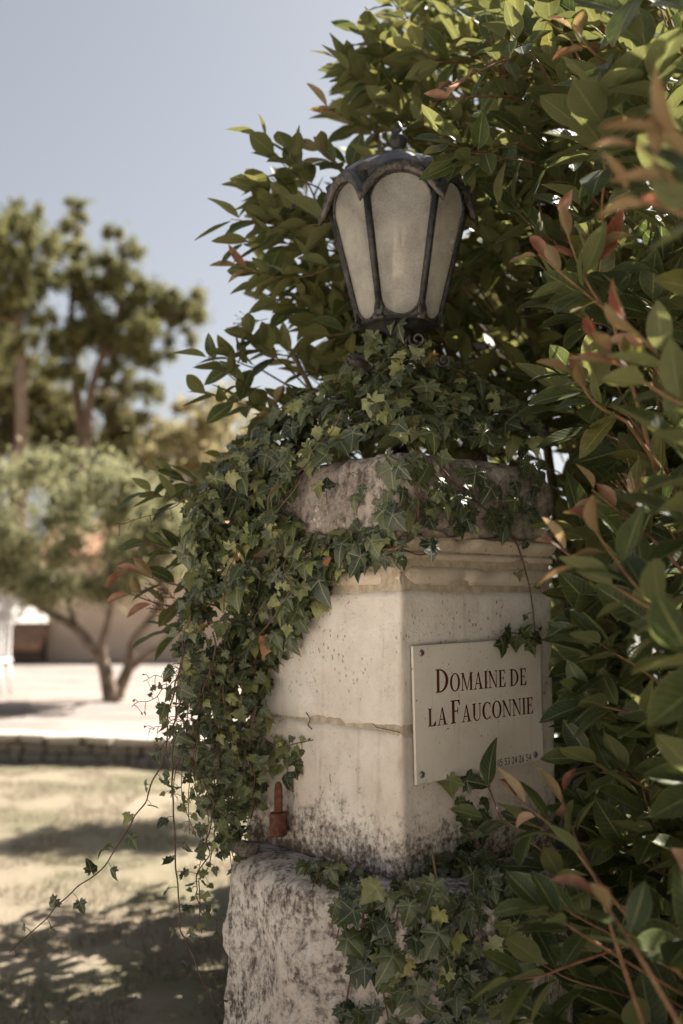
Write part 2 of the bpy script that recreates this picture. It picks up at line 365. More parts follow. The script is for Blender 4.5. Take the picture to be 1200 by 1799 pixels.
# ------------------------------------------------------------------ far buildings
M['render_beige'] = mat_simple('beige_render', (0.60, 0.45, 0.33), (0.68, 0.53, 0.40), 2.0, 0.9, 0.15)
M['render_white'] = mat_simple('white_render', (0.80, 0.77, 0.72), (0.84, 0.82, 0.78), 2.0, 0.9, 0.15)
M['rooftile'] = mat_simple('clay_tiles', (0.26, 0.14, 0.085), (0.38, 0.23, 0.15), 5.0, 0.9, 0.15, 0.8, 0.03)
M['darkwood'] = mat_simple('dark_wood', (0.10, 0.07, 0.05), (0.16, 0.11, 0.08), 5.0)
M['wglass'] = mat_simple('window_glass', (0.03, 0.035, 0.04), (0.05, 0.055, 0.06), 1.0, 0.1, 0.5, 0.0)
def house(name, label, c, yaw, L, D, H, rise, wall, roof, openings, over=0.35):
    e = empty(name, c, label, 'house'); ca, sa = math.cos(yaw), math.sin(yaw); Rm = np.array([[ca, -sa, 0], [sa, ca, 0], [0, 0, 1]])
    def T(p): return tuple(Rm @ np.array(p, float) + np.array(c))
    V = [T(p) for p in ((0, 0, 0), (L, 0, 0), (L, D, 0), (0, D, 0), (0, 0, H), (L, 0, H), (L, D, H), (0, D, H), (0, D / 2, H + rise), (L, D / 2, H + rise))]
    mesh('wall', V, [(0, 1, 5, 4), (1, 2, 6, 9, 5), (2, 3, 7, 6), (3, 0, 4, 8, 7), (4, 5, 9, 8), (6, 7, 8, 9)], M[wall], e, False)
    k = rise / (D / 2); o_ = over; th = 0.14
    for sgn in (0, 1):
        y0, y1 = (-o_, D / 2) if sgn == 0 else (D + o_, D / 2); z0, z1 = H - o_ * k, H + rise
        P = [(-o_, y0, z0 + .03), (L + o_, y0, z0 + .03), (L + o_, y1, z1 + .03), (-o_, y1, z1 + .03)]
        P += [(a, b, z + th) for a, b, z in P]
        mesh('roof_slope', [T(p) for p in P], [(0, 1, 2, 3), (4, 7, 6, 5), (0, 4, 5, 1), (1, 5, 6, 2), (2, 6, 7, 3), (3, 7, 4, 0)], M[roof], e, False)
    for (kind, x, z, ww, hh) in openings:
        mb = MB(); fr = 0.06
        for lo, hi in (((x - fr, -.05, z - fr), (x, .03, z + hh + fr)), ((x + ww, -.05, z - fr), (x + ww + fr, .03, z + hh + fr)),
                       ((x, -.05, z + hh), (x + ww, .03, z + hh + fr)), ((x, -.06, z - fr), (x + ww, .03, z))):
            mb.box(lo, hi, Rm, c)
        f = mb.build(kind, M['darkwood'], e, False); g = MB(); g.box((x, -.02, z), (x + ww, -.01, z + hh), Rm, c)
        g.build('pane' if kind == 'window' else 'panel', M['wglass'] if kind == 'window' else M['darkwood'], f, False)
    return e
hb = atz(82, 1160, TZ)
house('farmhouse', 'long beige rendered farmhouse wall behind the olive tree', (hb[0], hb[1], TZ - 0.05), R(2), 7.0, 5.0, 2.2, 0.8, 'render_beige', 'rooftile',
      [('door', 5.2, 0.05, 1.0, 2.05)])
hw = atz(-230, 1150, TZ)
house('white_house', 'bright white sunlit house at the far left edge', (hw[0] + 0.2, hw[1] - 0.5, TZ - 0.05), R(64), 7.6, 6.0, 2.2, 1.1, 'render_white', 'rooftile',
      [('window', 5.65, 1.15, .35, .4)])
hs_ = atz(-60, 1160, TZ)
house('tiled_shed', 'low brown tiled shed in front of the bright white house', (hs_[0], hs_[1] - 1.0, TZ - 0.05), R(4), 1.72, 1.6, 0.30, 0.36, 'darkwood', 'rooftile', [], 0.08)

# garden chair, white, cut by the left edge
gc = atz(-24, 1222, TZ); M['white_paint'] = mat_simple('white_paint', (0.78, 0.76, 0.73), (0.82, 0.80, 0.77), 10, 0.5, 0.4, 0.1)
ch = empty('garden_chair', (gc[0], gc[1], TZ), 'white garden chair on the gravel at the left edge', 'chair')
def cp(x, y, z): return np.array([gc[0] + x, gc[1] + y, TZ + z])
for sx in (-.22, .22):
    for sy in (-.2, .2):
        m_ = MB(); m_.tube([cp(sx * 1.1, sy * 1.1, 0), cp(sx, sy, .44)], .02, 6); m_.build('leg', M['white_paint'], ch)
m_ = MB(); m_.box(cp(-.25, -.24, .43), cp(.25, .24, .465)); m_.build('seat', M['white_paint'], ch, False)
for i in range(5):
    m_ = MB(); x = -.2 + i * .1; m_.box(cp(x - .032, .2, .47), cp(x + .032, .23, .88)); m_.build('back_slat', M['white_paint'], ch, False)
m_ = MB(); m_.box(cp(-.25, .195, .88), cp(.25, .235, .93)); m_.build('top_rail', M['white_paint'], ch, False)

# ------------------------------------------------------------------ far trees
def leaf_cloud(clumps, n_per, size, shell=0.45, seed=0, flat=0.35):
    g = np.random.default_rng(seed); V = []; F = []; A = []
    tot = sum(r[0] * r[1] * r[2] for _, r in clumps) ** (1 / 1.0)
    for c, r in clumps:
        n = max(20, int(n_per * (r[0] * r[2]) / (0.5 * 0.5)))
        d = g.normal(size=(n, 3)); d /= np.linalg.norm(d, axis=1)[:, None]
        rad = np.abs(g.normal(0, .62, n)) * (1 if shell < .48 else 1.1); lump = 1 + 0.45 * np.sin(d[:, 0] * 5 + c[0] * 3) * np.sin(d[:, 2] * 6 + c[2] * 2) + g.normal(0, .10, n)
        P = np.array(c) + d * (rad * lump)[:, None] * np.array(r)
        t = g.normal(size=(n, 3)); t /= np.linalg.norm(t, axis=1)[:, None]; q = g.normal(size=(n, 3)); q[:, 2] += 0.8
        b = np.cross(t, q); b /= np.linalg.norm(b, axis=1)[:, None] + 1e-9
        sz = size * g.uniform(0.6, 1.5, n)[:, None]
        nn = np.cross(t, b)
        quad = np.stack([P - t * sz, P + b * sz * .42 + nn * sz * .12, P + t * sz, P - b * sz * .42 + nn * sz * .12], 1)
        o = len(V) * 0 + sum(len(x) for x in V)
        V.append(quad.reshape(-1, 3)); idx = np.arange(n) * 4 + o
        F.append(np.stack([idx, idx + 1, idx + 2, idx + 3], 1)); A.append(np.repeat(np.clip(g.normal(.45, .28, n), 0, 1), 4))
    return np.concatenate(V), np.concatenate(F), np.concatenate(A)
def mk_tree(name, label, Y, base_px, trunks, clumps, fol, bark, n_per, size, rscale, z0=TZ, depth=1.4, seed=0, group='trees beyond the lawn', shell=0.45):
    g = random.Random(seed); b = at(base_px[0], base_px[1], Y); b = np.array([b[0], Y, z0])
    e = empty(name, b, label, 'tree', group); mb = MB(); nodes = []
    for pl, r0, r1 in trunks:
        pts = [at(px, py, Y + dy) for px, py, dy in pl]; pts = smooth_poly(pts, 4)
        rad = np.linspace(r0, r1, len(pts)); mb.tube(pts, rad, 8); nodes += [(p, r) for p, r in zip(pts, rad)]
    C = []
    for px, py, rp in clumps:
        dy = g.uniform(-depth, depth); c = at(px, py, Y + dy); r = rp * rscale * (1.06 if Y > 20 else 1.0)
        if Y > 20:
            for q in range(4): C.append((c + np.array([g.gauss(0, .75), g.gauss(0, .75), g.gauss(0, .7)]) * r, tuple(r * g.uniform(.40, .85) * k for k in (1.0, 1.0, 1.0))))
        else: C.append((c, (r, r * 1.0, r * 0.85)))
        near = min(nodes, key=lambda q: np.linalg.norm(q[0] - c) + (3 if q[0][2] > c[2] else 0))
        mid = (near[0] + c) / 2 + np.array([0, 0, -0.12 * np.linalg.norm(near[0] - c)])
        rb = min(near[1] * .55, 0.05 * r + 0.03); mb.tube(smooth_poly([near[0], mid, c], 4), np.linspace(rb, rb * .25, 9), 5)
    mb.build('trunk', bark, e)
    V, F, A = leaf_cloud(C, n_per, size, shell, seed)
    mesh('crown', V, F, fol, e, False, attrs={'rnd': ('FLOAT', A)}, kind='stuff'); return e
S36 = 36 / FPX
mk_tree('robinia_tree', 'tall sparse tree with a pale bare trunk at the left edge', 34, (36, 1060),
        [([(36, 1060, 0), (37, 800, 0), (37, 690, 0), (34, 600, 0), (28, 520, .2), (20, 440, .2), (14, 400, 0)], .24, .05), ([(33, 580, 0), (45, 500, .4), (58, 430, .3), (62, 380, 0)], .12, .03)],
        [(12, 398, 26), (2, 440, 26), (62, 376, 19), (52, 412, 20), (70, 440, 24), (30, 470, 24), (-20, 480, 34), (62, 505, 22), (15, 535, 28), (58, 560, 20), (-10, 590, 34), (30, 610, 20), (88, 420, 15), (-40, 420, 40), (-60, 540, 45)],
        M['far_a'], M['pale_bark'], 1500, .09, 34 / FPX, seed=1)
mk_tree('robinia_tree', 'tall forked tree with a wide drooping crown reaching right', 36, (148, 1060),
        [([(148, 1060, 0), (147, 860, 0), (144, 760, 0), (134, 690, .2), (131, 610, .3), (126, 520, .2), (132, 420, 0), (135, 385, 0)], .24, .04),
         ([(148, 800, 0), (153, 745, 0), (162, 680, -.2), (182, 620, -.3), (205, 560, -.2), (222, 490, 0), (205, 420, 0)], .20, .04),
         ([(182, 620, -.3), (240, 585, -.5), (300, 555, -.4), (335, 545, -.3)], .11, .03)],
        [(136, 378, 17), (132, 404, 16), (122, 445, 22), (148, 470, 24), (100, 488, 20), (140, 510, 24), (205, 412, 14), (232, 440, 18), (214, 470, 20), (195, 500, 22), (225, 520, 28), (180, 548, 32), (215, 565, 34),
         (250, 555, 26), (285, 550, 22), (318, 528, 24), (338, 548, 24), (352, 572, 17), (318, 568, 18), (120, 590, 26), (150, 600, 28), (195, 600, 30), (235, 610, 30), (275, 600, 20), (108, 635, 24), (130, 660, 22), (282, 632, 15), (215, 648, 22), (178, 655, 14), (250, 668, 20), (268, 690, 14)],
        M['far_a'], M['bark'], 1500, .09, 36 / FPX, seed=2)
mk_tree('bushy_tree', 'dense dark green tree low at the left edge behind the pale trunk', 40, (20, 1060),
        [([(20, 1060, 0), (22, 860, 0), (18, 700, 0)], .22, .06)],
        [(14, 632, 34), (0, 680, 44), (46, 690, 34), (78, 680, 28), (100, 715, 30), (20, 735, 46), (72, 740, 40), (110, 760, 36), (-30, 740, 50), (30, 800, 50), (90, 810, 46), (-50, 650, 50)],
        M['far_b'], M['bark'], 900, .11, 40 / FPX, seed=3, depth=1.6)
mk_tree('bushy_tree', 'rounded olive green tree under the forked tree', 39, (215, 1060),
        [([(215, 1060, 0), (214, 900, 0), (210, 770, 0)], .2, .06)],
        [(196, 728, 24), (226, 720, 26), (250, 745, 20), (180, 770, 34), (215, 775, 38), (248, 790, 28), (160, 815, 38), (215, 830, 44), (258, 840, 30)],
        M['far_b'], M['bark'], 900, .11, 39 / FPX, seed=4)
mk_tree('bushy_tree', 'pale yellowish tree just left of the ivy', 30, (360, 1060),
        [([(360, 1060, 0), (362, 900, 0), (365, 780, 0)], .2, .06)],
        [(325, 752, 26), (360, 735, 26), (395, 728, 30), (430, 740, 36), (305, 785, 24), (345, 790, 36), (395, 785, 40), (300, 830, 28), (350, 850, 44), (410, 850, 50), (320, 900, 44), (470, 790, 50), (288, 775, 22), (268, 800, 24), (280, 840, 26)],
        M['far_c'], M['bark'], 800, .085, 30 / FPX, seed=5)
mk_tree('young_tree', 'slender young tree half hidden behind the hedge', 9.3, (870, 1400),
        [([(868, 1345, 0), (866, 900, 0), (864, 640, 0), (862, 500, 0)], .05, .015)],
        [(855, 560, 70), (905, 520, 80), (830, 500, 60), (880, 450, 60), (940, 570, 60), (880, 600, 70)], M['far_b'], M['bark'], 3500, .04, 9.3 / FPX, z0=-.05, seed=9, depth=.3, group='garden trees')
# olive tree on the gravel
OB = atz(195, 1230, TZ); OY = OB[1]
ocl = []
g_ = random.Random(5)
for i in range(95):
    a = g_.uniform(0, 2 * math.pi); rr_ = math.sqrt(g_.uniform(0, 1)); ocl.append((112 + 205 * rr_ * math.cos(a), 925 + 118 * rr_ * math.sin(a), g_.uniform(16, 44)))
ocl += [(60, 810, 26), (130, 800, 26), (190, 815, 26), (10, 830, 30), (150, 1030, 30), (90, 1030, 28), (40, 1010, 28), (230, 1010, 30), (275, 960, 30), (250, 890, 36), (290, 870, 32), (305, 930, 34), (262, 985, 34), (222, 1035, 28), (310, 1000, 28), (180, 1045, 24), (60, 1045, 22), (-40, 900, 50), (-70, 960, 50)]
mk_tree('olive_tree', 'grey green olive tree with twisted splayed trunks on the gravel', OY, (195, 1230),
        [([(196, 1234, 0), (190, 1200, 0), (182, 1168, 0), (166, 1142, 0), (134, 1104, 0), (86, 1076, .1), (30, 1040, .2)], .105, .035), ([(181, 1165, 0), (180, 1130, -.1), (190, 1090, -.2), (200, 1040, -.2)], .062, .025),
         ([(204, 1232, .25), (212, 1205, .25), (226, 1172, .25), (234, 1128, .2), (262, 1092, .1), (290, 1045, 0)], .092, .035), ([(224, 1176, .25), (258, 1150, .3), (300, 1118, .35), (330, 1060, .4)], .064, .025), ([(134, 1104, 0), (120, 1060, .2), (100, 1000, .3)], .035, .015)],
        ocl, M['olive'], M['olive_bark'], 3000, .034, OY / FPX, depth=0.95, seed=6, group='garden trees', shell=0.5)

# ================================================================== GATE PILLAR
PC = np.array([0.125, 2.30])                      # front corner in plan
UA = R(49)
U = np.array([math.sin(UA), math.cos(UA)])        # along the right face, away from the camera
W = np.array([-math.cos(UA), math.sin(UA)])       # along the left face
LU, LW = 0.515, 0.545
def plan(o=0.0, ch=0.0): # square footprint grown by o
    c = [PC - U * o - W * o, PC + U * (LU + o) - W * o, PC + U * (LU + o) + W * (LW + o), PC - U * o + W * (LW + o)]
    return c
PCEN = PC + U * LU / 2 + W * LW / 2
def zc(py, d=PC): return at(703, py, d[1])[2]
pillar = empty('gate_pillar', (PCEN[0], PCEN[1], 0), 'weathered square limestone gate pillar overgrown with ivy', 'pillar')
def resample(poly, step):
    P = []; n = len(poly)
    for i in range(n):
        a, b = np.array(poly[i]), np.array(poly[(i + 1) % n]); L = np.linalg.norm(b - a); k = max(2, int(L / step))
        # closer samples next to the corners keep the arrises crisp
        ts = np.linspace(0, 1, k, endpoint=False)
        e = min(0.006 / L, 0.2); ts = np.unique(np.concatenate([[0], [e, 2.2 * e], ts[(ts > 3 * e) & (ts < 1 - 3 * e)], [1 - 2.2 * e, 1 - e]]))
        for t in ts: P.append(a + (b - a) * t)
    return np.array(P)
def loft(name, poly, prof, mat, parent, step=0.018, rnd=0.006, amp=0.003, chip=0.012, seed=0, freq=9, cap=True, label=None):
    """stone lofted over a plan polygon; prof = [(z, outset)].  rounded arrises, noise relief, chipped edges"""
    P = resample(poly, step); c = P.mean(0); n = len(P); V = []; F = []
    zs = [p[0] for p in prof]; zz = []; oo = []
    for (z0, o0), (z1, o1) in zip(prof[:-1], prof[1:]):
        k = max(1, int(abs(z1 - z0) / step))
        for i in range(k): zz.append(z0 + (z1 - z0) * i / k); oo.append(o0 + (o1 - o0) * i / k)
    zz.append(prof[-1][0]); oo.append(prof[-1][1])
    za, zb = zz[0], zz[-1]
    # corner closeness: distance of a sample from the nearest polygon vertex
    cd = np.min(np.linalg.norm(P[:, None, :] - np.array(poly)[None], axis=2), axis=1)
    sharp = []
    for i in range(len(poly)):
        a_, b_, c_ = np.array(poly[i - 1]), np.array(poly[i]), np.array(poly[(i + 1) % len(poly)])
        h_ = 0.5 * math.acos(max(-1, min(1, np.dot(unit(a_ - b_), unit(c_ - b_))))); sharp.append(min(1.0, (1 / max(.2, math.sin(h_)) - 1) * 2.4))
    csh = np.array(sharp)[np.argmin(np.linalg.norm(P[:, None, :] - np.array(poly)[None], axis=2), axis=1)]
    nx = np.roll(P, -1, 0) - np.roll(P, 1, 0); nrm = np.stack([nx[:, 1], -nx[:, 0]], 1); nrm /= np.linalg.norm(nrm, axis=1)[:, None]
    if np.sum((P - c) * nrm) < 0: nrm = -nrm
    for z, o in zip(zz, oo):
        ez = min(z - za, zb - z); inz = rnd * (1 - min(1, ez / rnd)) ** 2 if rnd else 0
        for i in range(n):
            q = P[i] + nrm[i] * o
            ic = rnd * csh[i] * max(0, 1 - cd[i] / (rnd * 1.6)) ** 1.5
            v3 = Vector((q[0] * freq + seed * 3.1, q[1] * freq, z * freq))
            d = amp * noise.fractal(v3, 1.0, 2.0, 4) + amp * .5 * noise.noise(v3 * 6)
            edge = max(0, 1 - min(cd[i], ez * 1.3) / 0.035)
            kchip = max(0.0, noise.noise(v3 * 1.7 + Vector((9, 2, seed))) - 0.05) * chip * 2.2 * edge
            q = q + nrm[i] * (d - inz - kchip) - unit(P[i] - c) * ic
            V.append((q[0], q[1], z - (0.5 * inz if z > (za + zb) / 2 else -0.5 * inz)))
    m = len(zz)
    for j in range(m - 1):
        for i in range(n):
            i2 = (i + 1) % n; F.append((j * n + i, j * n + i2, (j + 1) * n + i2, (j + 1) * n + i))
    if cap:
        for top in (0, 1):                        # inset rings towards the middle
            prev = (m - 1) * n if top else 0; zt = zz[-1] if top else zz[0]
            for f in (0.96, 0.85, 0.5):
                st = len(V)
                for i in range(n):
                    q = c + (np.array(V[(m - 1) * n + i if top else i][:2]) - c) * f
                    V.append((q[0], q[1], zt + (0.006 * noise.noise(Vector((q[0] * 14, q[1] * 14, seed))) + (0.004 if f < .9 else 0)) * (1 if top else -0.2)))
                for i in range(n):
                    i2 = (i + 1) % n
                    F.append((prev + i, prev + i2, st + i2, st + i) if top else (prev + i2, prev + i, st + i, st + i2))
                prev = st
            F.append(tuple(prev + i for i in range(n)) if top else tuple(prev + i for i in range(n))[::-1])
    return mesh(name, V, F, mat, parent, True, label=label)
ZP = zc(1553)                                     # top of the plinth
pl_poly = [(-0.268, 2.56), (-0.092, 2.285), (0.125, 2.205), (0.405, 2.31), (0.535, 2.62), (0.48, 2.93), (0.12, 3.06), (-0.20, 2.92)]
loft('plinth', pl_poly, [(-0.15, 0.02), (0.25, 0.012), (0.6, 0.004), (ZP - .05, 0), (ZP, -0.006)], M['plinth'], pillar, 0.016, 0.009, 0.009, 0.03, 1, 8, label='grey lichened base block of the pillar')
zj1, zj2 = zc(1286), zc(1034)
loft('shaft_stone', plan(), [(ZP - .004, 0.004), (ZP + .10, 0.002), (zj1 - 0.0012, 0)], M['shaft_low'], pillar, 0.016, 0.0035, 0.0022, 0.006, 2)
loft('shaft_stone', plan(-0.001), [(zj1 + 0.0012, 0), (zj2 - 0.004, 0)], M['shaft'], pillar, 0.016, 0.0035, 0.0018, 0.005, 3)
z1, z2, z3, z4, z5 = zc(1028), zc(991), zc(966), zc(938), zc(790)
loft('band_course', plan(0.004), [(z1, 0), (z2 - .002, 0)], M['mould'], pillar, 0.014, 0.006, 0.003, 0.030, 4)
loft('moulding', plan(0.0), [(z2 + .001, -0.006), (z2 + .012, -0.006), (z2 + .0125, 0.004), (z3 - .004, 0.004), (z3 - .0035, -0.004), (z3, -0.004), (z3 + .004, 0.006), (z4 - .004, 0.022)], M['mould'], pillar, 0.012, 0.003, 0.0035, 0.030, 5)
loft('cap_stone', plan(0.0), [(z4, 0.016), (z4 + .05, 0.014), (z4 + .11, 0.006), (z5 - .03, 0.002), (z5, -0.004)], M['cap'], pillar, 0.012, 0.010, 0.014, 0.045, 6, 9, label='dark lichen spotted top stone')
loft('mortar', plan(-0.0045), [(ZP, 0), (z5 - .05, 0)], M['mortar'], pillar, 0.03, 0.002, 0.001, 0, 7)
# hairline crack in the left face just under the joint
ck = MB(); M['crack'] = mat_simple('crack', (0.05, 0.035, 0.025), (0.09, 0.06, 0.04), 50)
def face_left(px, py, out=0.0):                   # point on the left face seen at a pixel
    r = ray(px, py); nrm = -U                     # outward normal of the left face
    o = PC + nrm * out; k = np.dot(o, nrm) / np.dot(r[:2], nrm); return np.array([r[0] * k, r[1] * k, CAMZ + r[2] * k])
def face_right(px, py, out=0.0):
    r = ray(px, py); nrm = -W; o = PC + nrm * out; k = np.dot(o, nrm) / np.dot(r[:2], nrm)
    return np.array([r[0] * k, r[1] * k, CAMZ + r[2] * k])
for pts, rad in ((((538, 1252), (545, 1263), (541, 1275), (548, 1281)), .0014), (((655, 1272), (662, 1278), (690, 1284), (703, 1287)), .0008), (((517, 1440), (514, 1462), (521, 1480), (518, 1492)), .0016), (((677, 1432), (672, 1447), (674, 1460)), .0012)):
    P = [face_left(x, y, 0.0006) for x, y in pts]; ck.tube(P, rad, 4)
ck.build('crack', M['crack'], pillar)
# rusty hinge pin let into the left face
M['rust'] = mat_simple('rust', (0.075, 0.028, 0.016), (0.17, 0.065, 0.038), 70, 0.8, 0.3, 0.9, 0.002)
hp = face_left(489, 1440, 0.036)
mb = MB(); s_ = hp[1] / FPX
mb.lathe([(.0, -.030), (.018, -.031), (.0205, -.027), (.0205, .018), (.0185, .0215), (.006, .022)], (hp[0], hp[1], hp[2] - 4 * s_), 20)
sock = mb.build('hinge_socket', M['rust'], pillar, label='rusty iron gate hinge socket with a pin')
mb = MB(); zb_ = hp[2] + .015
mb.lathe([(.0098, 0), (.0100, .030), (.0094, .055), (.0075, .066), (.004, .071)], (hp[0], hp[1], zb_), 12); mb.build('pin', M['rust'], sock)
mb = MB(); q = face_left(489, 1440, -0.02); mb.tube([hp + np.array([0, 0, -.012]), q + np.array([0, 0, -.012])], .009, 8); mb.build('bracket', M['rust'], sock)
# broken stone chip on the plinth corner
chip = bpy.data.objects.new('stone_chip', rough_stone_mesh(77, 0.2)); col.objects.link(chip); chip.parent = pillar
cpz = at(432, 1492, 2.57); chip.location = (cpz[0] - PCEN[0], cpz[1] - PCEN[1], ZP + 0.012); chip.scale = (.055, .045, .032); chip.rotation_euler = (.1, .2, .6)

# ================================================================== NAME PLAQUE
def mat_plate():
    m, t, out = mat_new('cream_plate'); n = N(t); co = n.obj()
    c = n.mix(n.ramp(n.noise(co, 6, 5, .65), .4, .7), (0.74, 0.675, 0.58), (0.66, 0.585, 0.49))
    run = n.noise(n.scalev(co, 45, 45, 4), 1.0, 5, .7, .3); c = n.mix(n.math('MULTIPLY', n.ramp(run, .55, .75), .22), c, (0.30, 0.23, 0.16))
    c = n.mix(n.math('MULTIPLY', n.ramp(n.noise(co, 130, 2), .69, .73), .7), c, (0.10, 0.06, 0.04))
    sm = n.noise(co, 14, 4, .6); b = n.bsdf(c, n.math('ADD', .22, n.math('MULTIPLY', sm, .35)), .5, normal=n.bump(n.noise(co, 25, 3), .06, .002)); n.link(b.outputs[0], out.inputs[0]); return m
M['plate'] = mat_plate()
M['letter'] = mat_simple('brown_red_letters', (0.085, 0.018, 0.012), (0.10, 0.022, 0.015), 10, 0.5, 0.3, 0.0)
M['smallprint'] = mat_simple('dark_print', (0.03, 0.02, 0.018), (0.04, 0.025, 0.02), 10, 0.5, 0.3, 0.0)
M['steel'] = mat_simple('zinc_screw', (0.26, 0.25, 0.24), (0.36, 0.35, 0.34), 60, 0.42, 0.5, 0.2, 0.001, 0.85)
OUT = 0.014
cTL, cTR, cBL, cBR = (face_right(*p, OUT) for p in ((728, 1139), (952, 1116), (731, 1376), (952, 1337)))
plc = (cTL + cTR + cBL + cBR) / 4
ex = unit((cTR - cTL) / np.linalg.norm(cTR - cTL) + (cBR - cBL) / np.linalg.norm(cBR - cBL))
ey = unit((cTL - cBL) + (cTR - cBR)); ey = unit(ey - ex * np.dot(ex, ey)); ez = np.cross(ex, ey)
PWd = (np.linalg.norm(cTR - cTL) + np.linalg.norm(cBR - cBL)) / 2; PHt = (np.linalg.norm(cTL - cBL) + np.linalg.norm(cTR - cBR)) / 2
plaque = empty('name_plaque', plc, 'cream name plaque with brown red lettering screwed to the pillar', 'sign')
def PL(u, v, h=0.0): return plc + ex * u + ey * v + ez * h
def to_plate(px, py):
    r = ray(px, py); o = np.array([0, 0, CAMZ]); k = np.dot(plc - o, ez) / np.dot(r, ez); d = o + r * k - plc
    return np.dot(d, ex), np.dot(d, ey)
bm = bmesh.new(); bmesh.ops.create_cube(bm, size=1.0)
for v in bm.verts: v.co = Vector(PL(v.co.x * PWd, v.co.y * PHt, v.co.z * 0.006 - 0.003))
bmesh.ops.bevel(bm, geom=list(bm.edges), offset=0.0012, segments=2, affect='EDGES')
mesh('plate', [tuple(v.co) for v in bm.verts], [[v.index for v in f.verts] for f in bm.faces], M['plate'], plaque, False); bm.free()
for (px, py) in ((740, 1147), (741, 1361), (940, 1128), (940, 1326)):
    u, v = to_plate(px, py); mb = MB(); b0 = PL(u, v, -0.018)
    prof = [(.0040, 0), (.0040, .0182), (.0075, .0183), (.0072, .0202), (.0055, .0217), (.0028, .0224)]
    V = []; F = []; n = 14
    for r_, h_ in prof:
        for k in range(n):
            a = 2 * math.pi * k / n; V.append(b0 + ex * r_ * math.cos(a) + ey * r_ * math.sin(a) + ez * h_)
    for i in range(len(prof) - 1):
        for k in range(n): F.append((i * n + k, i * n + (k + 1) % n, (i + 1) * n + (k + 1) % n, (i + 1) * n + k))
    F.append(tuple((len(prof) - 1) * n + k for k in range(n))); mb.add(V, F); sw = mb.build('screw', M['steel'], plaque)
    mb = MB(); mb.box((-.0045, -.0006, .0224), (.0045, .0006, .0230), np.stack([unit(ex + .4 * ey), unit(ey - .4 * ex), ez], 1), b0); mb.build('slot', M['smallprint'], sw, False)
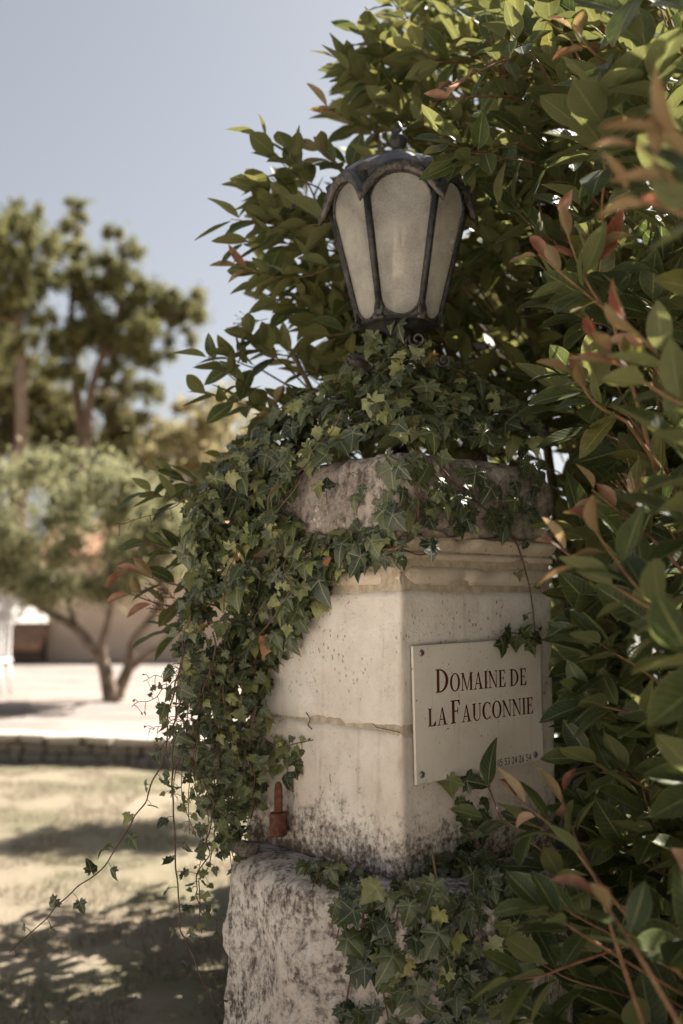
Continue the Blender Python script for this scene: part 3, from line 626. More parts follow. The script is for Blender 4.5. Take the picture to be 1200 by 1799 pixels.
# --- serif capitals as outlines (unit cap height)
def rect(a, b, c, d): return [(a, b), (c, b), (c, d), (a, d)]
def arc(cx, cy, ro, yo, ri, yi, a0, a1, n=18, dx=0.0):
    out = []
    for i in range(n):
        t0, t1 = R(a0 + (a1 - a0) * i / n), R(a0 + (a1 - a0) * (i + 1) / n)
        o = lambda t: (cx + ro * math.cos(t), cy + yo * math.sin(t)); q = lambda t: (cx + dx + ri * math.cos(t), cy + yi * math.sin(t))
        out.append([o(t0), o(t1), q(t1), q(t0)])
    return out
T_, t_, s_h = .155, .055, .045
def stem(x, th=T_, ser=.075): return [rect(x, 0, x + th, 1), rect(x - ser, 0, x + th + ser, s_h), rect(x - ser, 1 - s_h, x + th + ser, 1)]
def glyph(c):
    if c == 'I': return stem(.08), .31
    if c == 'L': return stem(.08) + [rect(.2, 0, .52, t_), [(.46, t_), (.58, .26), (.55, .26), (.36, t_)], rect(.5, 0, .58, .2)][:2] + [[(.40, 0), (.57, 0), (.60, .27), (.57, .27)]], .62
    if c in 'EF':
        g = stem(.08) + [rect(.2, 1 - t_, .54, 1), [(.40, 1), (.54, 1), (.56, .76), (.53, .76)], rect(.2, .50, .44, .50 + t_), [(.40, .40), (.44, .40), (.44, .66), (.40, .66)]]
        if c == 'E': g += [rect(.2, 0, .54, t_), [(.40, 0), (.57, 0), (.60, .27), (.57, .27)]]
        return g, (.62 if c == 'E' else .58)
    if c == 'D': return stem(.08) + arc(.22, .5, .55, .5, .38, .5 - t_, -90, 90), .80
    if c == 'O': return arc(.40, .5, .40, .52, .235, .52 - t_, 0, 360, 36), .80
    if c == 'C': return arc(.40, .5, .40, .52, .235, .52 - t_, 48, 318, 28, .02) + [[(.62, .96), (.68, .98), (.69, .66), (.655, .66)]], .74
    if c == 'U': return [rect(.08, .32, .08 + T_, 1), rect(0, 1 - s_h, .31, 1), rect(.60, .32, .60 + t_, 1), rect(.50, 1 - s_h, .74, 1)] + arc(.3675, .32, .2875, .34, .20, .28, 180, 360, 16, .03), .75
    if c == 'A': return [[(.09, 0), (.15, 0), (.40, .94), (.36, 1.0)], [(.52, 0), (.70, 0), (.42, 1.0), (.34, 1.0)], rect(.20, .30, .58, .30 + t_), rect(-.01, 0, .25, s_h), rect(.42, 0, .79, s_h)], .78
    if c == 'N': return [rect(.10, 0, .10 + t_, 1), rect(0, 0, .26, s_h), [(-.01, 1), (.18, 1), (.70, 0), (.62, -.01)], rect(.635, 0, .635 + t_, 1), rect(.53, 1 - s_h, .79, 1)], .79
    if c == 'M': return [rect(.09, 0, .09 + t_, 1), rect(0, 0, .24, s_h), [(.06, 1), (.22, 1), (.52, .04), (.46, 0)], [(.46, 0), (.51, 0), (.84, 1), (.78, 1)], rect(.74, 0, .74 + T_, 1), rect(.67, 0, .97, s_h), rect(.74, 1 - s_h, .97, 1), rect(0, 1 - s_h, .2, 1)], .97
    def pl(pts, th=.13):
        out = []
        for (x0, y0), (x1, y1) in zip(pts[:-1], pts[1:]):
            d = math.hypot(x1 - x0, y1 - y0); nx_, ny_ = -(y1 - y0) / d * th / 2, (x1 - x0) / d * th / 2
            e_ = .03; ux, uy = (x1 - x0) / d * e_, (y1 - y0) / d * e_
            out.append([(x0 - ux + nx_, y0 - uy + ny_), (x0 - ux - nx_, y0 - uy - ny_), (x1 + ux - nx_, y1 + uy - ny_), (x1 + ux + nx_, y1 + uy + ny_)])
        return out
    D = {'0': None, '5': [(.46, .95), (.12, .95), (.08, .58), (.3, .6), (.45, .45), (.45, .22), (.28, .05), (.05, .1)], '3': [(.06, .85), (.25, .96), (.42, .82), (.4, .62), (.2, .52), (.42, .42), (.46, .2), (.28, .04), (.04, .1)],
         '2': [(.06, .8), (.2, .96), (.42, .86), (.42, .62), (.06, .06), (.5, .06)], '4': [(.38, 0), (.38, .95), (.04, .32), (.52, .32)], '6': [(.42, .94), (.2, .75), (.09, .4), (.14, .12), (.3, .05), (.45, .2), (.43, .42), (.28, .52), (.12, .4)]}
    if c == '0': return arc(.27, .5, .26, .5, .13, .42, 0, 360, 24), .56
    if c == '.': return [rect(.05, 0, .2, .15)], .25
    if c in D: return pl(D[c]), .56
    return [], .30
def line(runs, pxa, pxb, cap_px, mat, name='lettering', gap=.07):
    """runs = [(text, relative height)] set between the photo pixels pxa and pxb (baseline ends)"""
    (ua, va), (ub, vb) = to_plate(*pxa), to_plate(*pxb); polys = []; x = 0.0
    for txt, h in runs:
        for c in txt:
            g, wdt = glyph(c); polys += [[((x + px_ * h), py_ * h) for px_, py_ in p] for p in g]; x += (wdt + gap) * h
    x -= gap; L = math.hypot(ub - ua, vb - va); sx = L / x; mpx = plc[1] / FPX; sy = cap_px * mpx
    dx, dy = (ub - ua) / L, (vb - va) / L; V = []; F = []
    for p in polys:
        st = len(V)
        for a, b in p:
            uu, vv = ua + dx * a * sx - dy * b * sy, va + dy * a * sx + dx * b * sy; V.append(PL(uu, vv, 0.0006 + 0.00002 * (len(F) % 9)))
        F.append(tuple(range(st, len(V))))
    # make all faces look outwards
    F2 = []
    for f in F:
        a, b, c = (np.array(V[f[i]]) for i in (0, 1, 2)); F2.append(f if np.dot(np.cross(b - a, c - a), ez) > 0 else f[::-1])
    return mesh(name, V, F2, mat, plaque, False)
line([('D', 1.30), ('OMAINE', 1.0), (' ', .8), ('DE', 1.0)], (765, 1217.5), (925, 1203), 30, M['letter'])
line([('LA', 1.0), (' ', .5), ('F', 1.32), ('AUCONNIE', 1.0)], (752, 1277), (937, 1253), 29.5, M['letter'])
line([('. 05 53 24 26 54', 1.0)], (868, 1348), (933, 1336), 12.5, M['smallprint'], 'phone_number', .10)

# ================================================================== LANTERN
M['iron'] = mat_simple('dark_bronze', (0.012, 0.0115, 0.012), (0.050, 0.045, 0.041), 55, 0.5, 0.4, 0.5, 0.002, 0.35)
M['iron_worn'] = mat_simple('worn_bronze', (0.014, 0.013, 0.012), (0.11, 0.094, 0.076), 75, 0.5, 0.4, 0.5, 0.002, 0.3)
M['roofmetal'] = mat_simple('roof_paint', (0.020, 0.022, 0.030), (0.050, 0.052, 0.062), 18, 0.45, 0.4, 0.3, 0.002, 0.2)
def mat_frost():
    m, t, out = mat_new('frosted_glass'); n = N(t); co = n.obj()
    f = n.noise(co, 240, 4, 0.75); g = n.noise(co, 9, 5, 0.6)
    nb = n.bump(n.math('ADD', f, n.math('MULTIPLY', n.noise(co, 500, 2), .5)), 0.5, 0.002)
    dirt = n.mix(n.ramp(g, 0.35, 0.7), (0.84, 0.82, 0.77), (0.68, 0.65, 0.60))
    b = n.bsdf(dirt, 0.20, 0.5, normal=nb)
    tl = n.new('ShaderNodeBsdfTranslucent'); n.link(n.mix(0.4, dirt, (0.92, 0.90, 0.86)), tl.inputs[0]); n.link(nb, tl.inputs['Normal'])
    rf = n.new('ShaderNodeBsdfTransparent'); rf.inputs['Color'].default_value = (.92, .90, .86, 1)
    m1 = n.new('ShaderNodeMixShader'); m1.inputs[0].default_value = 0.58; n.link(b.outputs[0], m1.inputs[1]); n.link(tl.outputs[0], m1.inputs[2])
    m2 = n.new('ShaderNodeMixShader'); n.put(m2.inputs[0], n.math('ADD', 0.49, n.math('MULTIPLY', n.math('ADD', n.ramp(f, .40, .75), n.ramp(g, .3, .7)), .14))); n.link(m1.outputs[0], m2.inputs[1]); n.link(rf.outputs[0], m2.inputs[2])
    n.link(m2.outputs[0], out.inputs[0]); return m
M['frost'] = mat_frost()
M['bulb'] = mat_simple('bulb_glass', (0.90, 0.87, 0.83), (0.92, 0.89, 0.86), 5, 0.25, 0.5, 0.0)
LY = 2.66
def lz(py): return at(700, py, LY)[2]
LX = at(700, 430, LY)[0]
lantern = empty('post_lantern', (LX, LY, z5), 'old hexagonal iron lantern with frosted panes standing on the pillar', 'lantern')
ZB, ZT = lz(556) - .022, lz(322) - .06                         # glass body bottom and shoulder
RB, RT = 0.097, 0.179                             # corner radii
A0_ = R(-90 - 30 - 0.5)                             # a face looks at the camera, turned a touch
def hexpt(r, k, z): a = A0_ + R(60) * k; return np.array([LX + r * math.cos(a), LY + r * math.sin(a), z])
ZG = ZT + 0.03
for k in range(6):
    # corner post, flat bar with a raised bead either side
    mb = MB(); a = hexpt(RB, k, ZB - .004); b = hexpt(RT, k, ZT + .03); mb.tube([a, b], [.0085, .010], 6); mb.build('corner_post', M['iron'], lantern)
    p0b, p1b, p0t, p1t = hexpt(RB, k, ZB), hexpt(RB, k + 1, ZB), hexpt(RT, k, ZG), hexpt(RT, k + 1, ZG)
    nrm = unit(np.cross(p1b - p0b, p0t - p0b))
    def FP(x, y, h=0): # x -1..1 across, y 0..1 up
        l = p0b + (p0t - p0b) * y; r = p1b + (p1t - p1b) * y; return (l + r) / 2 + (r - l) / 2 * x + nrm * h
    out = []
    NA = 14
    for i in range(NA + 1):                       # round foot
        t = math.pi + math.pi * i / NA; out.append((.89 * math.cos(t), .125 + .115 * math.sin(t)))
    for i in range(NA + 1):                       # round head
        t = math.pi * i / NA; out.append((.92 * math.cos(t), .77 + .225 * math.sin(t)))
    mb = MB(); m_ = len(out)
    mb.add([FP(x, y, -.0015) for x, y in out] + [FP(x, y, -.0045) for x, y in out], [tuple(range(m_)), tuple(range(2 * m_ - 1, m_ - 1, -1))] + [(i, i + m_, (i + 1) % m_ + m_, (i + 1) % m_) for i in range(m_)])
    mb.build('pane', M['frost'], lantern, False)
    mb = MB(); mb.tube([FP(x * 1.0, y, .002) for x, y in out] + [FP(*out[0], .002)], .0032, 5); mb.build('pane_bead', M['iron_worn'], lantern)
    # sheet-metal spandrels between the arched bead and the straight edges
    V = [FP(x * 1.0, y, .0004) for x, y in out]; rim = []
    for x, y in out:
        if y < .125: rim.append((math.copysign(1, x) if abs(x) > .35 else x / .35, max(0.0, 0.0 if abs(x) < .7 else (y - .02))))
        elif y > .77: rim.append((math.copysign(1, x) if abs(x) > .5 else x / .5, min(1.06, 1.06 if abs(x) < .6 else y + .14)))
        else: rim.append((math.copysign(1, x), y))
    V += [FP(x, y, .0004) for x, y in rim]
    mb = MB(); mb.add(V, [(i, (i + 1) % m_, (i + 1) % m_ + m_, i + m_) for i in range(m_)]); mb.build('pane_surround', M['iron'], lantern, False)
    # small leaf-shaped boss at the foot of each post
    mb = MB(); c_ = hexpt(RB + .010, k, ZB + .020); od = unit(hexpt(1, k, 0) - hexpt(0, k, 0)); sd = np.cross((0, 0, 1), od)
    ring = [c_ + sd * .0105 * math.sin(t) * (1 - .25 * math.cos(t)) + np.array([0, 0, .021 * math.cos(t)]) for t in np.linspace(0, 2 * math.pi, 14, endpoint=False)]
    mb.tube(ring + [ring[0]], .0022, 5); V = [tuple(c_ + od * .003)] + [tuple(p) for p in ring]; mb.add(V, [(0, 1 + i, 1 + (i + 1) % 14) for i in range(14)])
    mb.tube([c_ + np.array([0, 0, -.022]) - sd * .014, c_ + np.array([0, 0, -.026]) + sd * .014], .006, 8); mb.build('post_boss', M['iron_worn'], lantern)
# base tray and stem
mb = MB(); V = []; F = []
for r_, z_ in ((RB + .006, ZB + .001), (RB + .007, ZB - .005), (RB - .01, ZB - .009), (.05, ZB - .03), (.028, ZB - .05), (.02, ZB - .12)):
    V += [hexpt(r_, k, z_) for k in range(6)]
for j in range(5):
    for k in range(6): F.append((j * 6 + k, (j + 1) * 6 + k, (j + 1) * 6 + (k + 1) % 6, j * 6 + (k + 1) % 6))
F.append(tuple(range(6))); mb.add(V, F); mb.build('base_tray', M['iron'], lantern, False)
mb = MB(); mb.lathe([(.07, .0), (.07, .012), (.03, .03), (.018, .06), (.018, ZB - .1 - z5)], (LX, LY, z5), 16); mb.build('stem', M['iron'], lantern)
# bulb inside
mb = MB(); mb.lathe([(.02, ZB - .02), (.022, ZB + .085), (.024, ZB + .085)], (LX + .004, LY, 0), 14); mb.build('bulb_holder', M['bulb'], lantern)
mb = MB(); mb.lathe([(.020, lz(492)), (.021, lz(490)), (.021, lz(442)), (.014, lz(440))], (LX + .004, LY - .01, 0), 16)
for q_ in (-.010, .010):
    mb.tube([(LX + .004 + q_, LY - .01, lz(442)), (LX + .004 + q_, LY - .01, lz(400))], .007, 8)
mb.build('bulb', M['bulb'], lantern)
# scalloped roof: rim arches over every pane and droops to a point at every corner
def rim_pt(th, s, lift=0.0):
    k = (th - A0_) / R(60); f = k - math.floor(k); t = 2 * f - 1   # -1..1 across one side, corners at +-1
    hexr = math.cos(R(30)) / math.cos(R(60) * (f - .5))
    rr_ = (RT + .016) * hexr * (1 + .03 * abs(t) ** 3)
    arch = (1 - abs(t) ** 2.5)
    zr = ZT - .028 + .073 * arch                  # rim height
    r0, z0 = .030, ZT + .128
    r_ = r0 + (rr_ - r0) * s
    z_ = z0 + (zr - z0) * (s ** 1.75) - .012 * math.sin(math.pi * s) * (1 - arch)
    z_ += .006 * s * s * arch
    return np.array([LX + r_ * math.cos(th), LY + r_ * math.sin(th), z_ + lift])
NT, NS = 132, 12; V = []; F = []
for lift in (0.0, -0.004):
    for j in range(NS + 1):
        for i in range(NT): V.append(rim_pt(A0_ + 2 * math.pi * i / NT, j / NS, lift))
off = (NS + 1) * NT
for j in range(NS):
    for i in range(NT):
        i2 = (i + 1) % NT; F.append((j * NT + i, (j + 1) * NT + i, (j + 1) * NT + i2, j * NT + i2)); F.append((off + j * NT + i, off + j * NT + i2, off + (j + 1) * NT + i2, off + (j + 1) * NT + i))
for i in range(NT): i2 = (i + 1) % NT; F.append((NS * NT + i, off + NS * NT + i, off + NS * NT + i2, NS * NT + i2))
roof = mesh('roof', V, F, M['roofmetal'], lantern, True)
# rolled fascia hanging under the rim
V = []; F = []
prof = [(1.0, .001), (1.012, -.004), (1.005, -.020), (.97, -.030), (.90, -.032)]
for s_, dz in prof:
    for i in range(NT): V.append(rim_pt(A0_ + 2 * math.pi * i / NT, s_, 0) * 1.0 + np.array([0, 0, dz]))
for j in range(len(prof) - 1):
    for i in range(NT): i2 = (i + 1) % NT; F.append((j * NT + i, (j + 1) * NT + i, (j + 1) * NT + i2, j * NT + i2))
mesh('rim', V, F, M['iron_worn'], roof, True)
mb = MB(); mb.lathe([(.038, ZT + .122), (.034, ZT + .134), (.020, ZT + .142), (.013, ZT + .150), (.021, ZT + .158), (.024, ZT + .170), (.019, ZT + .182), (.009, ZT + .189), (.012, ZT + .196), (.013, ZT + .204), (.008, ZT + .215), (.003, ZT + .222)], (LX, LY, 0), 20)
mb.build('finial', M['iron'], lantern)
# scroll brackets under the tray
def scroll(name, c, axis_u, r0, turns, wdt, mat, start=0.0, tail=None):
    pts = []; m_ = 26
    if tail is not None: pts.append(np.asarray(tail, float))
    for i in range(m_ + 1):
        t = i / m_; a = start + turns * 2 * math.pi * t; r_ = r0 * (1 - .78 * t); pts.append(np.asarray(c) + axis_u * r_ * math.cos(a) + np.array([0, 0, r_ * math.sin(a)]))
    sd = unit(np.cross(axis_u, (0, 0, 1))) * wdt / 2; V = []; F = []
    for i, p in enumerate(pts):
        tq = unit(pts[min(i + 1, len(pts) - 1)] - pts[max(i - 1, 0)]); nn = unit(np.cross(tq, sd)) * .0022
        V += [p - sd - nn, p + sd - nn, p + sd + nn, p - sd + nn]
    for i in range(len(pts) - 1):
        for k in range(4): F.append((i * 4 + k, i * 4 + (k + 1) % 4, (i + 1) * 4 + (k + 1) % 4, (i + 1) * 4 + k))
    F += [(3, 2, 1, 0), tuple(len(V) - 4 + k for k in range(4))]
    mesh(name, V, F, mat, lantern, False)
X1 = np.array([1.0, 0, 0])
scroll('scroll', at(734, 597, 2.60), unit(np.array([1, -.25, 0])), .021, 1.35, .016, M['iron_worn'], R(150), tail=(LX + .01, LY - .02, lz(610)))
scroll('scroll', at(779, 634, 2.62), unit(np.array([1, .1, 0])), .017, 1.35, .012, M['iron_worn'], R(200), tail=(LX + .05, LY, lz(665)))
scroll('scroll', at(622, 634, 2.56), unit(np.array([.35, -1, 0])), .017, 1.4, .030, M['iron_worn'], R(20), tail=(LX - .05, LY, lz(665)))
scroll('scroll', at(622, 576, 2.60), unit(np.array([1, .2, 0])), .010, 1.3, .010, M['iron'], R(20), tail=(LX - .09, LY - .02, ZB - .005))

# ================================================================== LEAVES
def photinia_tpl(curl, fold, twist, wid, hi=True):
    """leaf along +y, upper side +z, unit length; returns verts, faces, (u, v)"""
    us = np.linspace(0, 1, 8) if hi else np.array([0, .35, .7, 1.0]); vs = np.array([-1, -.5, 0, .5, 1]) if hi else np.array([-1, 0, 1])
    V = []; UV = []
    for u in us:
        hw = wid * 0.5 * (math.sin(math.pi * min(1, u) ** 0.86) ** 0.82 if 0 < u < 1 else 0.0) + 0.004
        for v in vs:
            x = v * hw; z = abs(v) * hw * fold - curl * (u ** 1.6) * 0.5 + 0.012 * math.sin(9 * u + 2 * v) * abs(v)
            y = u - 0.12 * curl * u * u; a = twist * u; V.append((x * math.cos(a) - z * 0.3 * math.sin(a), y, z + x * math.sin(a))); UV.append((u, v))
    F = []; nv = len(vs)
    for i in range(len(us) - 1):
        for j in range(nv - 1): F.append((i * nv + j, i * nv + j + 1, (i + 1) * nv + j + 1, (i + 1) * nv + j))
    b = len(V); V += [(-.006, -.12, -.012), (.006, -.12, -.012), (.006, .01, .002), (-.006, .01, .002)]; UV += [(0, 0)] * 4; F.append((b, b + 1, b + 2, b + 3))
    return np.array(V), F, np.array(UV)
def ivy_tpl(seed, hi=True):
    """five-lobed leaf; petiole junction at the origin, main lobe along +y; unit = length of the main lobe"""
    g = random.Random(seed)
    lobes = [(-142, .42), (-72, .66), (0, 1.0), (72, .66), (142, .42)]
    j = lambda a: 1 + g.uniform(-a, a)
    lobes = [(a + g.uniform(-8, 8), r * j(.12)) for a, r in lobes]
    sinus = g.uniform(.46, .66)
    out = []          # (angle, radius, vein)
    out.append((-180, .10, 0))
    for k, (a, r) in enumerate(lobes):
        w_ = g.uniform(15, 22)
        out.append((a - w_, r * (.68 if k == 2 else .72), 0)); out.append((a, r, 1)); out.append((a + w_, r * (.68 if k == 2 else .72), 0))
        if k < 4:
            b = (a + lobes[k + 1][0]) / 2; out.append((b, sinus * j(.1), 0))
    n = len(out); V = [(0, 0, 0)]; A = [1.0]
    droop = g.choice((.08, .2, .35, .6, -.12)); fold = g.uniform(.05, .22)
    rings = (0.5, 1.0) if hi else (1.0,)
    for f in rings:
        for a, r, ve in out:
            t = R(a); rr_ = r * f; x, y = rr_ * math.sin(t), rr_ * math.cos(t)
            z = -droop * rr_ ** 2 + (0 if ve else fold * rr_ * 0.55) + 0.03 * math.sin(5 * t + seed)
            V.append((x, y, z)); A.append(1.0 if ve else (0.55 if f < 1 else 0.0))
    F = []
    for i in range(n):
        i2 = (i + 1) % n; F.append((0, 1 + i2, 1 + i))
        if hi: F.append((1 + i, 1 + i2, 1 + n + i2, 1 + n + i))
    UV = np.array([(0, a) for a in A])
    return np.array(V), F, UV
PH_HI = [photinia_tpl(c, f, t, w_) for c, f, t, w_ in ((.18, .30, .1, .50), (.34, .18, -.25, .50), (.10, .45, .2, .48), (.50, .25, .35, .48), (.25, .55, -.1, .47), (-.12, .35, -.35, .48))]
PH_LO = [photinia_tpl(c, f, t, w_, False) for c, f, t, w_ in ((.18, .30,   .1, .48), (.34, .2, -.25, .50), (.45, .4, .3, .46))]
PH_Y = [photinia_tpl(c, f, t, w_) for c, f, t, w_ in ((.30, .9, .3, .34), (-.15, 1.1, -.4, .30), (.5, .7, .5, .36), (.1, 1.3, .2, .28))]
IV_HI = [ivy_tpl(i) for i in range(16)]; IV_LO = [ivy_tpl(40 + i, False) for i in range(4)]
class Plant:
    """collects leaves; the 300 that show largest become parts of their own, the rest one mass"""
    def __init__(s, root, kind, mat, leafname='leaf'): s.root = root; s.kind = kind; s.mat = mat; s.L = []; s.leafname = leafname; s.stems = MB()
    def leaf(s, p, d, n, size, rnd, young=0.0):
        d = unit(d); n = np.asarray(n, float); x = np.cross(d, n)
        if np.linalg.norm(x) < 1e-3: x = np.cross(d, (0.31, 0.5, 0.8))
        x = unit(x); n = np.cross(x, d); s.L.append((np.asarray(p, float), x, d, n, size, rnd, young))
plants = []
def corners(l):
    p, x, d, n, size = l[:5]; return [p, p + d * size * .5 + x * size * .2, p + d * size, p + d * size * .5 - x * size * .2]

# ------------------------------------------------------------------ photinia hedge
hedge_back = empty('photinia_shrub', (0.75, 3.45, 0), 'tall leafy photinia shrub behind the lantern against the sky', 'shrub', 'photinia hedge')
hedge_front = empty('photinia_shrub', (1.35, 2.35, 0), 'large photinia shrub with red young shoots right of the pillar', 'shrub', 'photinia hedge')
PB = Plant(hedge_back, 'photinia', M['photinia']); PF = Plant(hedge_front, 'photinia', M['photinia'])
def in_pillar(p, m=0.05):
    q = p[:2] - PC; a, b = np.dot(q, U), np.dot(q, W)
    if p[2] < z5 + .05 and -m < a < LU + m and -m < b < LW + m: return True
    if p[2] < ZP + .05:
        r_ = 0.40 + m
        if (p[0] - .15) ** 2 + (p[1] - 2.62) ** 2 < r_ * r_: return True
    if (p[0] - LX) ** 2 + (p[1] - LY) ** 2 < (0.25) ** 2 and p[2] > z5 - .02 and p[2] < ZT + .2: return True
    return False
def sprig(P, base, tip, n, size, young=0, tone=0.35, up=(0, -.25, 1.0), droop=0.04, spread=(40, 68), rad=0.0018, check=True, young_n=3):
    base, tip = np.asarray(base, float), np.asarray(tip, float); L = np.linalg.norm(tip - base)
    mid = (base + tip) / 2 + np.array([0, 0, -droop * L]) + rng.normal(0, .04 * L, 3)
    C = smooth_poly([base, mid, tip], 4); P.stems.tube(C, np.linspace(rad * 1.4, rad * .6, len(C)), 5, False)
    back = (base - tip) / max(L, 1e-6); e2 = 0.34 if not check else 0.14      # the shoot runs on into the shrub
    P.stems.tube(smooth_poly([base + back * e2 + np.array([.03, e2 * .75, -.05]), base + back * e2 * .45 + np.array([0, e2 * .22, -.01]), base], 3), np.linspace(rad * 2.0, rad * 1.4, 7), 5, False)
    ph = rng.uniform(0, 6.28)
    for i in range(n):
        f = (i + .6) / n; f = f ** 0.8; k = min(int(f * (len(C) - 1)), len(C) - 2); t = f * (len(C) - 1) - k
        p = C[k] * (1 - t) + C[k + 1] * t; ax = unit(C[k + 1] - C[k]); ph += R(137.5) + rng.normal(0, .25)
        a = unit(np.cross(ax, (0.3, .2, 1))); b = np.cross(ax, a); rd = math.cos(ph) * a + math.sin(ph) * b
        al = R(rng.uniform(*spread)) * (1 - .45 * f); d = ax * math.cos(al) + rd * math.sin(al) + np.array([0, 0, -.10])
        y = 0.0; sz = size * rng.uniform(.78, 1.15) * (1.0 - .25 * max(0, f - .7))
        if young and i >= n - young_n: y = young * rng.uniform(.75, 1.0); sz *= .85
        nrm = np.array(up) * rng.uniform(.6, 1.2) - ax * .2 - rd * .25 + ax * .5 + rng.normal(0, .38, 3)
        if check and in_pillar(p + unit(d) * sz * .6, 0.012): continue
        tpx, tpy, td = proj(p + unit(d) * sz * .8)
        if P is not PB and tpx < 968 and 1080 < tpy < 1350 and td < 2.7: continue
        if td < 2.7 and (672 < tpx < 728 and 222 < tpy < 300 or 590 < tpx < 750 and 300 < tpy < 560): continue
        P.leaf(p + unit(d) * 0.010, d, nrm, sz, float(np.clip(rng.normal(tone, .22), 0, 1)), y)
# region masks in the photograph's frame, turned into volumes by their distance range
R_BACK = [(705, -60), (665, 20), (640, 75), (600, 120), (585, 180), (610, 250), (545, 285), (480, 290), (450, 330), (455, 400), (430, 440), (445, 520), (470, 560), (450, 620), (430, 690), (455, 760), (520, 800), (1320, 820), (1320, -60)]
R_LEFT = [(345, 830), (440, 780), (440, 1010), (350, 1090), (300, 1080), (300, 900)]
R_FRONT = [(800, -80), (840, 40), (860, 150), (850, 330), (900, 420), (935, 560), (930, 640), (985, 760), (1005, 850), (1010, 960), (1000, 1100), (985, 1250), (985, 1340), (935, 1420), (900, 1480), (940, 1560), (925, 1650), (905, 1799), (900, 1900), (1700, 1900), (1700, -80)]
def front_depth(px, py):
    x = np.clip((px - 840) / 360, 0, 1.6); return 2.58 - 1.12 * x ** 1.05 + 0.10 * math.sin(px * .021 + py * .013) + .06 * math.sin(py * .03)
HC_F = np.array([1.55, 2.9]); HC_B = np.array([0.75, 3.6])
cnt = 0; tries = 0
while cnt < 1450 and tries < 120000:                 # right-hand shrub
    tries += 1
    p = np.array([rng.uniform(.25, 2.5), rng.uniform(1.05, 4.3), rng.uniform(.05, 3.35)])
    px, py, d = proj(p)
    if in_pillar(p, .06): continue
    inf = -60 < px < 1260 and -60 < py < 1860
    if inf:
        if not inpoly(px, py, R_FRONT): continue
        fd = front_depth(px, py)
        if d < fd: continue
        if px < 985 and py > 560 and d < 2.9 and d > 2.0 and py < 1500: continue
        keep = .9 if d < fd + .45 else (.6 if d < fd + 1.0 else .4)
    else:
        if d < 1.15 or p[0] < .75: continue
        keep = .28
    # sun leaks: fewer leaves deep inside
    if rng.uniform() > keep: continue
    out = unit(np.append(p[:2] - HC_F, 0)); dr = unit(out * .7 + np.array([-.25, -.35, .5]) + rng.normal(0, .35, 3))
    L = rng.uniform(.13, .26)
    sprig(PF, p - dr * L, p, int(rng.integers(7, 11)), (rng.uniform(.105, .142) if px > 1000 else rng.uniform(.095, .125)), young=(1 if rng.uniform() < .015 else 0), tone=.46)
    cnt += 1
cnt = 0; tries = 0
while cnt < 540 and tries < 60000:                 # shrub behind the lantern
    tries += 1
    px, py = rng.uniform(290, 1320), rng.uniform(-60, 1100); Y = rng.uniform(2.98, 4.25)
    if inpoly(px, py, R_BACK): pass
    elif inpoly(px, py, R_LEFT) and Y < 3.35: pass
    else: continue
    if px > 840 and rng.uniform() < .45: continue
    if px < 620 and py < 760 and Y > 3.6: continue
    if py > 420 and 780 < px < 1010 and rng.uniform() < .35: continue
    p = at(px, py, Y)
    if in_pillar(p, .08): continue
    out = unit(np.append(p[:2] - HC_B, 0)); dr = unit(out * .8 + np.array([-.35, -.1, .55]) + rng.normal(0, .35, 3)); L = rng.uniform(.13, .26)
    sprig(PB, p - dr * L, p, int(rng.integers(7, 11)), rng.uniform(.095, .122), young=(.8 if rng.uniform() < .03 else 0), tone=.74, up=(.3, 0, 1.0))
    cnt += 1
# out-of-frame body behind, so that the hedge has its full depth towards the sun
cnt = 0
while cnt < 1450:
    if cnt < 620: p = np.array([rng.uniform(.62, 2.6), rng.uniform(2.95, 4.6), rng.uniform(.1, 2.05)])   # dark body right behind the pillar
    else: p = np.array([rng.uniform(-.35, 2.1), rng.uniform(4.3, 6.2), rng.uniform(.1, 2.1)])              # and the hedge running on towards the back
    px, py, d = proj(p)
    if p[1] > 4.3 and p[0] > .7 and p[2] > 1.75: continue
    if px < (480 if py > 950 else 575) or (py > 420 and 790 < px < 985 and rng.uniform() < .5): continue
    if py < 700 and px < 760 and rng.uniform() < .6: continue
    dr = unit(np.array([.2, .3, .6]) + rng.normal(0, .4, 3)); sprig(PB, p - dr * .2, p, 9, .12, tone=.5); cnt += 1
# the hedge runs on past the camera on its right, out of the picture
cnt = 0
while cnt < 40:
    p = np.array([rng.uniform(.66, 2.2), rng.uniform(-1.0, 1.25), rng.uniform(.05, 3.0)]); px, py, d = proj(p - np.array([.2, 0, 0]))
    if d > .05 and px < 1330: continue
    dr = unit(np.array([-.4, -.1, .6]) + rng.normal(0, .4, 3)); sprig(PF, p - dr * .2, p, 10, .13, tone=.3, check=False); cnt += 1
